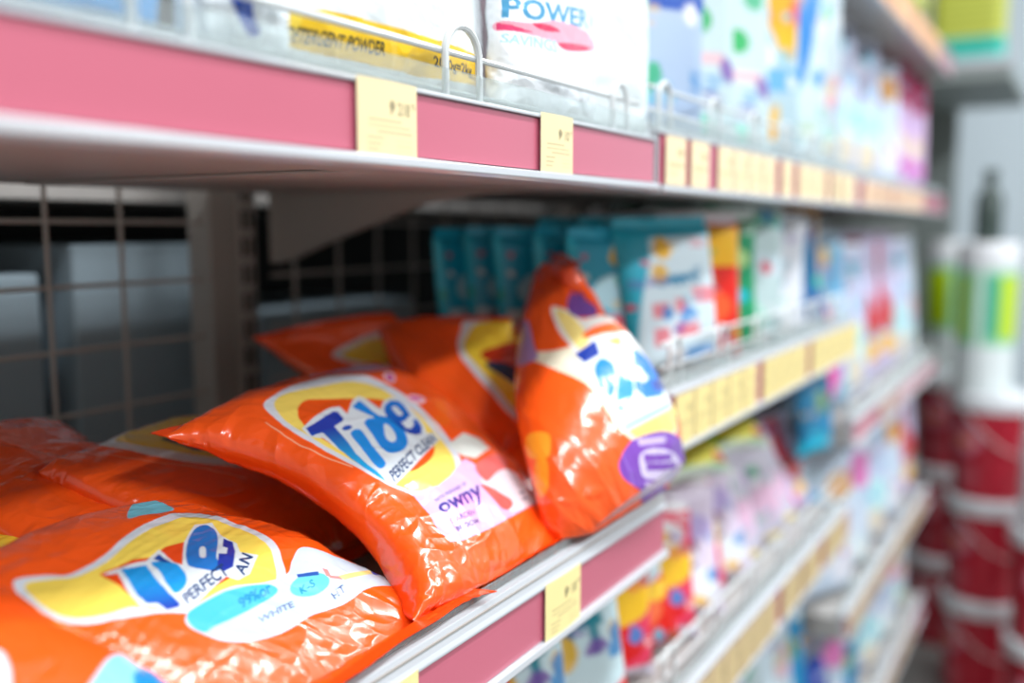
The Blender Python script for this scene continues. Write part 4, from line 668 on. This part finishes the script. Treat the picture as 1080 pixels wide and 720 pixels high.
def art_pinkblue(k):
    k.rect(0,0,1,1,'b8d8f0'); k.spline([(.1,.4),(.5,.35),(.8,.6),(.6,.9),(.2,.85)],'f068b4'); k.ell(.75,.2,.2,.14,'8cc8f0'); k.ell(.4,.15,.2,.1,'eceff8')
def art_surf(k):
    k.rect(0,0,1,1,'e03a34'); k.spline([(-.1,.05),(.5,.0),(1.1,.08),(1.1,.42),(.5,.56),(-.1,.46)],'d8eef4'); k.box_text('Surf',.14,.14,.86,.38,'1e8c9c'); k.ell(.5,.7,.3,.1,'f8805c'); k.ell(.3,.86,.2,.06,'6a90d0'); k.ell(.8,.6,.16,.06,'fbd060')
def art_pinkred(k):
    k.rect(0,0,1,1,'e4506a'); k.ell(.5,.2,.35,.12,'f4f0f4'); k.spline([(.1,.4),(.9,.35),(.8,.55),(.2,.6)],'f8c850'); k.ell(.5,.72,.3,.12,'d82c30'); k.rect(0,.88,1,1,'e4dff0')
def art_violet(k):
    k.rect(0,0,1,1,'e8dcf0'); k.spline([(-.1,.0),(.5,.1),(.7,.5),(.4,.9),(-.1,.8)],'7c2c70'); k.ell(.7,.3,.2,.1,'c8b8e8'); k.ell(.7,.75,.2,.14,'f0f6fa')
def art_lime(k):
    k.rect(0,0,1,1,'8cc024'); k.ell(.5,.3,.3,.14,'b8e070'); k.ell(.5,.75,.4,.14,'f0e66c'); k.rect(0,.9,1,1,'e8f4e8')
def art_teal2(k):
    k.rect(0,0,1,1,'0886b4'); k.ell(.6,.4,.16,.12,'7ca860'); k.rect(0,.8,1,1,'2cb8d8')
def art_purpwhite(k):
    k.rect(0,0,1,1,'d2cede'); k.ell(.3,.2,.25,.12,'c08cd4'); k.spline([(.5,.4),(.9,.35),(.95,.6),(.6,.7)],'e8c4dc'); k.ell(.3,.7,.2,.1,'9cd4e0'); k.ell(.7,.9,.16,.05,'f4e090')
def art_greenswirl(k):
    k.rect(0,0,1,1,'c8dadc'); k.spline([(.3,.15),(.6,.1),(.65,.3),(.4,.5),(.5,.7),(.3,.75),(.25,.45)],'18ac88'); k.ell(.3,.9,.3,.12,'1c80d0'); k.ell(.8,.3,.1,.3,'dff0fa'); k.rect(.0,.0,.3,.14,'c83c48')
def art_paleblue(k):
    k.rect(0,0,1,1,'d0dff0'); k.ell(.3,.4,.2,.2,'18a8d8'); k.ell(.7,.2,.2,.1,'e8b878'); k.ell(.7,.75,.2,.12,'eceef8')
def art_bluepurple(k):
    k.rect(0,0,1,1,'cfdcec'); k.ell(.35,.4,.22,.24,'3c58b8'); k.ell(.75,.2,.25,.14,'e48cc4'); k.ell(.6,.8,.3,.1,'dff0f4')
def art_dark(k):
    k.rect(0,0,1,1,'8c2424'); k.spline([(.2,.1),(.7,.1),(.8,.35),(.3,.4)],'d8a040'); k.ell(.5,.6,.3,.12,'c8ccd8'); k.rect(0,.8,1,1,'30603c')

KIND = {}
def kind(nm, art, w, h, th, sim, seal='e8eef2', bow=0.0):
    KIND[nm] = dict(art=art, w=w, h=h, th=th, sim=sim, seal=seal, bow=bow, root=None)
for nm, a, w, h, th, s, seal, bow in (
 ('teal', art_teal, .15, .185, .9, 0, '18b4d8', .006), ('tealwhite', art_tealwhite, .17, .185, 1.0, 1, '2fb9d4', -.006), ('red', art_red, .14, .175, .8, 2, 'e8e0ea', 0),
 ('green', art_green, .14, .18, .8, 0, 'dfeeee', .004), ('whitegreen', art_whitegreen, .16, .19, 1.1, 1, 'c8dadc', 0), ('redstripe', art_redstripe, .15, .175, .8, 2, 'dde4ee', .01),
 ('bluegold', art_bluegold, .15, .20, .7, 0, 'c89a5c', .01), ('whitebag', art_whitebag, .17, .33, 1.25, 1, 'eef4f6', 0), ('greenblob', art_greenblob, .17, .33, 1.25, 2, 'eef4f6', .01),
 ('bluetag', art_bluetag, .17, .33, 1.25, 0, 'eef4f6', 0), ('gold', art_gold, .17, .33, 1.25, 1, 'eef4f6', 0), ('cyan', art_cyan, .17, .33, 1.25, 2, 'eef4f6', 0),
 ('lav', art_lav, .18, .30, 1.5, 0, 'dde4f4', 0), ('magenta', art_magenta, .18, .30, 1.4, 1, 'b81c64', 0), ('redlav', art_redlav, .18, .32, 1.4, 2, 'd4cce8', 0),
 ('pinkblue', art_pinkblue, .18, .32, 1.4, 0, 'b8d8f0', 0), ('surf', art_surf, .15, .24, 1.0, 1, 'e8eef2', .004), ('pinkred', art_pinkred, .14, .21, .9, 2, 'f0f0f4', 0),
 ('violet', art_violet, .16, .22, .9, 0, 'e8dcf0', .006), ('lime', art_lime, .18, .22, 1.2, 1, 'b8e070', 0), ('teal2', art_teal2, .15, .20, .9, 2, '2cb8d8', 0),
 ('purpwhite', art_purpwhite, .18, .23, 1.3, 0, 'd2cede', 0), ('greenswirl', art_greenswirl, .20, .27, 1.4, 1, 'c8dadc', 0), ('paleblue', art_paleblue, .20, .28, 1.3, 2, 'd0dff0', 0),
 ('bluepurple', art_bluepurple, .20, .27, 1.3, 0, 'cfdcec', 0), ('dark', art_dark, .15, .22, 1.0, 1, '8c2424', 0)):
    kind(nm, a, w, h, th, s, seal, bow)
def place(nm, x, y, z, rz, lean=0, roll=0, label=None, group=None, sc=1.0):
    k = KIND[nm]
    if k['root'] is None:
        o = k['root'] = pouch(k['art'], k['w'], k['h'], k['th'], k['sim'], seal=k['seal'], bow=k['bow'])
    else: o = copy_tree(k['root'])
    o.location = (x, y, z+.004); o.scale = (sc, sc, sc)
    o.rotation_euler = (Matrix.Rotation(math.radians(rz), 3, 'Z') @ Matrix.Rotation(math.radians(roll), 3, 'Y') @ Matrix.Rotation(math.radians(lean), 3, 'X')).to_euler()
    for key in ('group',):
        if key in o: del o[key]
    tag(o, label, 'detergent pouch', group)
    return o
def rank(nm, y, z, n, x0, step, rz, label, seed, lean=-4, jit=5, zj=0.0, sc=1.0):
    """n pouches one behind the other, going back into the shelf"""
    rng = random.Random(seed)
    for i in range(n):
        place(nm, x0-step*i, y+rng.uniform(-.004, .004), z, rz+rng.uniform(-jit, jit)*(i > 0), lean+rng.uniform(-2, 2), rng.uniform(-2, 2),
              label if n == 1 else (label if i == 0 else label+', queued behind'),
              None if (n == 1 or i == 0) else label+' row', sc)

ZB2 = -.172
rank('teal', .985, ZB2, 5, -.10, .047, 62, 'teal pouch with yellow drop beside the upright orange bag', 1, lean=-6, jit=16, sc=.86)
rank('tealwhite', 1.045, ZB2, 3, -.065, .05, 66, 'white pouch with teal edge and pink lettering', 2, sc=.92)
rank('red', 1.14, ZB2, 3, -.06, .05, 62, 'bright red pouch with yellow patch', 3)
rank('green', 1.215, ZB2, 3, -.06, .055, 58, 'green edged pouch behind the red one', 4)
rank('whitegreen', 1.31, ZB2, 3, -.07, .06, 60, 'tall white pouch with green top corner', 5, sc=1.06)
rank('redstripe', 1.45, ZB2, 3, -.06, .06, 55, 'white pouch with a slanting red stripe', 6)
rank('bluegold', 1.58, ZB2, 3, -.06, .06, 50, 'dark blue pouch with gold edges leaning over', 7, lean=-12)
rank('pinkblue', 1.68, ZB2, 2, -.07, .07, 70, 'pale pink and blue pouch at the end of the middle bay', 8, sc=.6)
# upper shelf, middle bay
ZA2 = .085
for j, (nm, y, lab) in enumerate((('bluetag', .96, 'white bag with a solid blue band'), ('greenblob', 1.10, 'white bag with two green spots'), ('greenblob', 1.24, 'paler green spotted white bag'),
    ('gold', 1.38, 'white bag with golden curve and gold spot'), ('cyan', 1.53, 'pale bag with a bright blue stroke'), ('whitebag', 1.66, 'white bag near the far end of the middle bay'))):
    rank(nm, y, ZA2, 3, -.075, .10, 55, lab+' on the upper shelf', 20+j, lean=-3, jit=3)
for j, (nm, y, lab) in enumerate((('lav', 1.88, 'large lavender white bag'), ('lav', 2.10, 'second lavender bag from the near end'), ('paleblue', 2.30, 'pale blue bag'), ('magenta', 2.50, 'bag with a magenta top'), ('magenta', 2.72, 'last bag with magenta top at the far end'))):
    rank(nm, y, ZA2, 2, -.09, .12, 60, lab+' on the far upper shelf', 30+j, lean=-3, jit=3)
ZB3 = -.362
for j, (nm, y, lab) in enumerate((('pinkblue', 1.86, 'pale blue bag with a pink blot'), ('lav', 2.02, 'pale lavender bag beside the pink blotted one'), ('redlav', 2.18, 'lavender bag with a red streak'), ('redlav', 2.38, 'second lavender bag with red streak'), ('lav', 2.56, 'lavender bag near the far end'), ('whitebag', 2.74, 'white bag at the far end'))):
    rank(nm, y, ZB3, 2, -.085, .12, 62, lab+' below the far upper shelf', 40+j, lean=-3, jit=3, sc=1.05)
ZC3 = -.741
for j, (nm, y, lab) in enumerate((('paleblue', 1.88, 'pale pouch with a bright blue spot'), ('bluepurple', 2.06, 'pale pouch with blue and pink blots'), ('lav', 2.26, 'lavender pouch'), ('paleblue', 2.46, 'pale blue pouch beside the lavender one'), ('redlav', 2.68, 'red streaked pouch'))):
    rank(nm, y, ZC3, 3, -.065, .12, 66, lab+' on the lower far shelf', 50+j, lean=-3, jit=4)
ZD3 = -1.066
for j, (nm, y, lab) in enumerate((('bluepurple', 1.90, 'pouch with blue and pink blots'), ('teal2', 2.08, 'teal pouch'), ('lav', 2.28, 'lavender pouch between teal and blue ones'), ('bluepurple', 2.48, 'far pouch with blue blot'), ('whitebag', 2.7, 'white pouch'))):
    rank(nm, y, ZD3, 3, -.065, .12, 66, lab+' on the lowest far shelf', 60+j, lean=-3, jit=4, sc=.9)
# lower middle shelf: leaning sachets
ZC2 = -.517
rng = random.Random(5)
C2 = (('pinkred', .93, 'red and pink sachet'), ('surf', 1.00, 'red and white lettered sachet'), ('pinkred', 1.07, 'pink red sachet'), ('violet', 1.14, 'white sachet with a dark violet side'), ('pinkred', 1.21, 'crimson pink sachet'),
      ('violet', 1.28, 'violet and white sachet'), ('purpwhite', 1.37, 'white sachet with lilac spot'), ('purpwhite', 1.47, 'puffy white sachet with lilac spot'), ('purpwhite', 1.57, 'large white sachet'), ('redlav', 1.67, 'lavender sachet at the shelf end'))
words = ('nearest on the lower middle shelf', 'second on the lower middle shelf', 'third on the lower middle shelf', 'before the violet ones', 'between the violet ones', 'just beyond the crimson one', 'behind the wire guard', 'halfway along the lower rail', 'below the lime green pouches', 'under the teal pouch')
for j, ((nm, y, lab), wd) in enumerate(zip(C2, words)):
    for i in range(2):
        place(nm, -.075-.12*i, y+rng.uniform(-.01, .01), ZC2+.002, 55+rng.uniform(-12, 12), -14+rng.uniform(-6, 6), rng.uniform(-14, 4),
              lab+' '+wd if i == 0 else (lab+' in the row behind the one '+wd if len((lab+wd).split()) < 10 else lab+' behind one '+wd), None if i == 0 else lab+' '+wd+' row', .55 if nm == 'redlav' else .64 if nm == 'purpwhite' else .76)
for i, (x, y, z, rz) in enumerate(((-.075, 1.19, -.338, 60), (-.19, 1.30, -.335, 70), (-.075, 1.37, -.338, 62))):
    place('lime', x, y, z, rz, -48, 0, ['lime green pouch lying across the white sachets, nearest', 'lime green pouch lying furthest back under the rail', 'lime green pouch lying at the far side of the pile'][i], None, .66)
place('teal2', -.05, 1.71, -.41, 74, -4, 0, 'deep teal pouch just below the far end of the yellow tagged rail', None, .8)
# near lower shelf
ZC1 = -.605
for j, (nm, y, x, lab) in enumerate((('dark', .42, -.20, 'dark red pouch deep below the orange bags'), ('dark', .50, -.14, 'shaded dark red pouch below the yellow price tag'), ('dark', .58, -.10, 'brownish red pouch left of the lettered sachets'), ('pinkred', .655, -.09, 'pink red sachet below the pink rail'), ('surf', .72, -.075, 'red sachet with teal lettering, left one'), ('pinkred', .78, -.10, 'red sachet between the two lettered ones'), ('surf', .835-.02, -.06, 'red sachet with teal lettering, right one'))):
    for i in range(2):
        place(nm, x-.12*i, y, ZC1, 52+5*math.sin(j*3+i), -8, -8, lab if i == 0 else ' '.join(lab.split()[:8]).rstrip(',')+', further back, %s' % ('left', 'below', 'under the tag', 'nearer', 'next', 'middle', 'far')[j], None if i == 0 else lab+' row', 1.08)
# bottom of the middle bay
ZD2 = -.906
for j, (nm, y, lab) in enumerate((('greenswirl', .98, 'white bag with green swirl, near end'), ('bluepurple', 1.12, 'white bag with blue blot'), ('greenswirl', 1.27, 'white bag with green swirl below the tan rail'), ('greenswirl', 1.44, 'white bag with green swirl, larger blur'), ('whitebag', 1.58, 'white bag by the far bay'), ('teal2', 1.69, 'teal bag by the far bay'))):
    rank(nm, y, ZD2, 2, -.09, .12, 62, lab+' on the bottom shelf', 70+j, lean=-6, jit=6, sc=1.0)

# ================= end of the aisle =================
def wrap_band(name, r0, r1, z0, z1, paint, m, parent, nv=40, nu=72):
    ink = Ink(nv, nu, 'ffffff'); paint(ink); c = ink.out()
    w = np.linspace(0, 2*np.pi, nu, endpoint=False)[None, :]; t = np.linspace(0, 1, nv)[:, None]
    r = r1+(r0-r1)*t; z = z1+(z0-z1)*t+0*w
    P = np.stack([r*np.cos(w), r*np.sin(w), z], -1)
    return sheet_obj(name, [(P, c[:, ::-1], False)], m, parent, closed=True)
def pail(r, h, base, blot, lidm):
    t = empty('detergent_pail')
    def paint(k):
        k.rect(0,0,1,1,base)
        for i in range(3):
            u = i/3+.16; k.ell(u,.35,.08,.16,blot); k.ell(u,.36,.05,.05,'e8702c'); k.rect(u-.07,.6,u+.07,.9,'d8707c',.6)
    MB().lathe([(r*.86, 0), (r*.86, .004), (r*.99, h*.86-.002), (0.01, h*.86)]).build('inner_wall', M['lid'], t, smooth=True)
    wrap_band('body', r*.87, r, 0.002, h*.86, paint, M['pail'], t)
    MB().lathe([(r*1.0, h*.85), (r*1.06, h*.855), (r*1.06, h*.90), (r*1.03, h*.905), (r*1.08, h*.91), (r*1.08, h*.985), (r*1.04, h*.998), (r*.96, h*.999), (r*.93, h*.975), (.01, h*.975)]).build('lid', lidm, t, smooth=True)
    MB().tube([(r*1.07*math.cos(a), r*1.07*math.sin(a), h*.88-h*.42*math.sin(a+math.pi)) for a in np.linspace(math.pi, 2*math.pi, 20)], .0022, 8).build('handle', M['wire'], t, smooth=True)
    return t
H = .322; base_z = FLOOR_Z
P0 = pail(.115, H, 'b81830', 'e08ca0', M['lid'])
cols = [(.125, 3.25, 3, 'the middle column'), (-.035, 3.62, 3, 'the half hidden column'), (.325, 2.98, 2, 'the rightmost column')]
lv = ('bottom', 'second', 'third')
for ci, (x, y, n, d) in enumerate(cols):
    for i in range(n):
        o = P0 if (ci, i) == (0, 0) else copy_tree(P0)
        o.location = (x, y, base_z+H*i); o.rotation_euler = (0, 0, .7+.3*ci+.1*i)
        tag(o, '%s red pail with white lid in %s of pails' % (lv[i], d), 'pail', 'red pails stacked at the end of the aisle')
def canister(r, h):
    t = empty('cleaner_canister')
    def paint(k):
        k.rect(0,0,1,1,'dfe9ea')
        for i in range(3):
            u = i/3+.16; k.rect(u-.15,.06,u+.15,.62,'8cd0a8'); k.rect(u-.10,.10,u+.06,.58,'bcdc10'); k.rect(u+.07,.10,u+.13,.56,'14a884')
    wrap_band('body', r*.97, r, .004, h*.86, paint, M['pail'], t)
    MB().lathe([(r*.96, 0), (r*.96, h*.855), (.01, h*.856)]).build('inner_wall', M['lid'], t, smooth=True)
    MB().lathe([(r*1.0, h*.86), (r*1.03, h*.865), (r*1.03, h*.95), (r*.96, h), (.01, h)]).build('cap', M['lid'], t, smooth=True)
    return t
C0 = canister(.085, .46); top = base_z+3*H+.001
for i, (x, y, lab) in enumerate(((.092, 3.23, 'white canister with lime green label on the middle pail column'), (-.05, 3.62, 'white canister with lime label half hidden by the shelf end'))):
    o = C0 if i == 0 else copy_tree(C0)
    o.location = (x, y, top); o.rotation_euler = (0, 0, 2.5+.6*i); tag(o, lab, 'canister')
o = MB().lathe([(.09, 0), (.1, .01), (.1, .30), (.06, .36), (.045, .38), (.045, .42), (.01, .42)], k=40).build('white_jug', M['lid'], smooth=True)
o.location = (.325, 2.98, base_z+2*H+.001); tag(o, 'plain white jug on the pail column at the right edge', 'jug')
# side gondola with a yellow pack on its board
t = empty('side_shelf', (0, 3.35, .43)); tag(t, 'dark bottomed grey shelf at top right beyond the shelving end', 'shelf')
MB().box((-.55, -.2, 0), (.13, .55, .035)).build('board', M['greyshelf'], t, bevel=.004)
MB().box((-.55, .551, FLOOR_Z-.43+.001), (-.09, .59, .5)).build('back_board', M['greyshelf'], t, bevel=.004)
MB().box((-.55, -.205, .0352), (.13, -.19, .06)).build('front_lip', M['lip'], t, bevel=.002)
def art_pack(k):
    k.rect(0,0,1,1,'b9c04a')
    for i in range(7): k.rect(0,.05+.08*i,1,.075+.08*i,'9aa436')
    k.rect(0,.62,1,.82,'22b09c'); k.rect(0,.82,1,1,'8cc8cc')
nv, nu = 40, 60
def superbox(wx, wy, h, art, name, m):
    ink = Ink(nv, nu*2, 'ffffff'); art(ink); c = ink.out()
    w = np.linspace(0, 2*np.pi, nu*2, endpoint=False)[None, :]; t_ = np.linspace(0, 1, nv)[:, None]
    e = .28; sx = np.sign(np.cos(w))*np.abs(np.cos(w))**e; sy = np.sign(np.sin(w))*np.abs(np.sin(w))**e
    f = 1-.10*np.abs(2*t_-1)**8
    P = np.stack([wx/2*sx*f, wy/2*sy*f, h*(1-t_)+0*w], -1)
    cap = np.stack([P[0]*[.98-.5*0, 1, 1], P[0]*[0, 0, 1]+[0, 0, 0]], 0); bot = np.stack([P[-1]*[0, 0, 1], P[-1]], 0)
    return sheet_obj(name, [(P, c, False), (cap[::-1], np.repeat(c[:1], 2, 0), False), (bot[::-1], np.repeat(c[-1:], 2, 0), False)], m, closed=True)
o = superbox(.20, .14, .26, art_pack, 'detergent_pack', M['film_far']); o.location = (-.0, 3.26, .466)
tag(o, 'olive yellow pack with teal base standing at top right', 'detergent pack')
o = copy_tree(o, loc=(-.22, 3.27, .466)); o['label'] = 'olive yellow pack with teal base left of its twin, mostly hidden by the top rail'

o = MB().lathe([(.034, 0), (.038, .01), (.038, .13), (.018, .165), (.016, .19), (.02, .192), (.02, .215), (.005, .216)], k=32).build('dark_bottle', M['dark_green'], smooth=True)
o.location = (.085, 3.23, top+.461); tag(o, 'dark grey green bottle on top of the lime labelled canister', 'bottle')
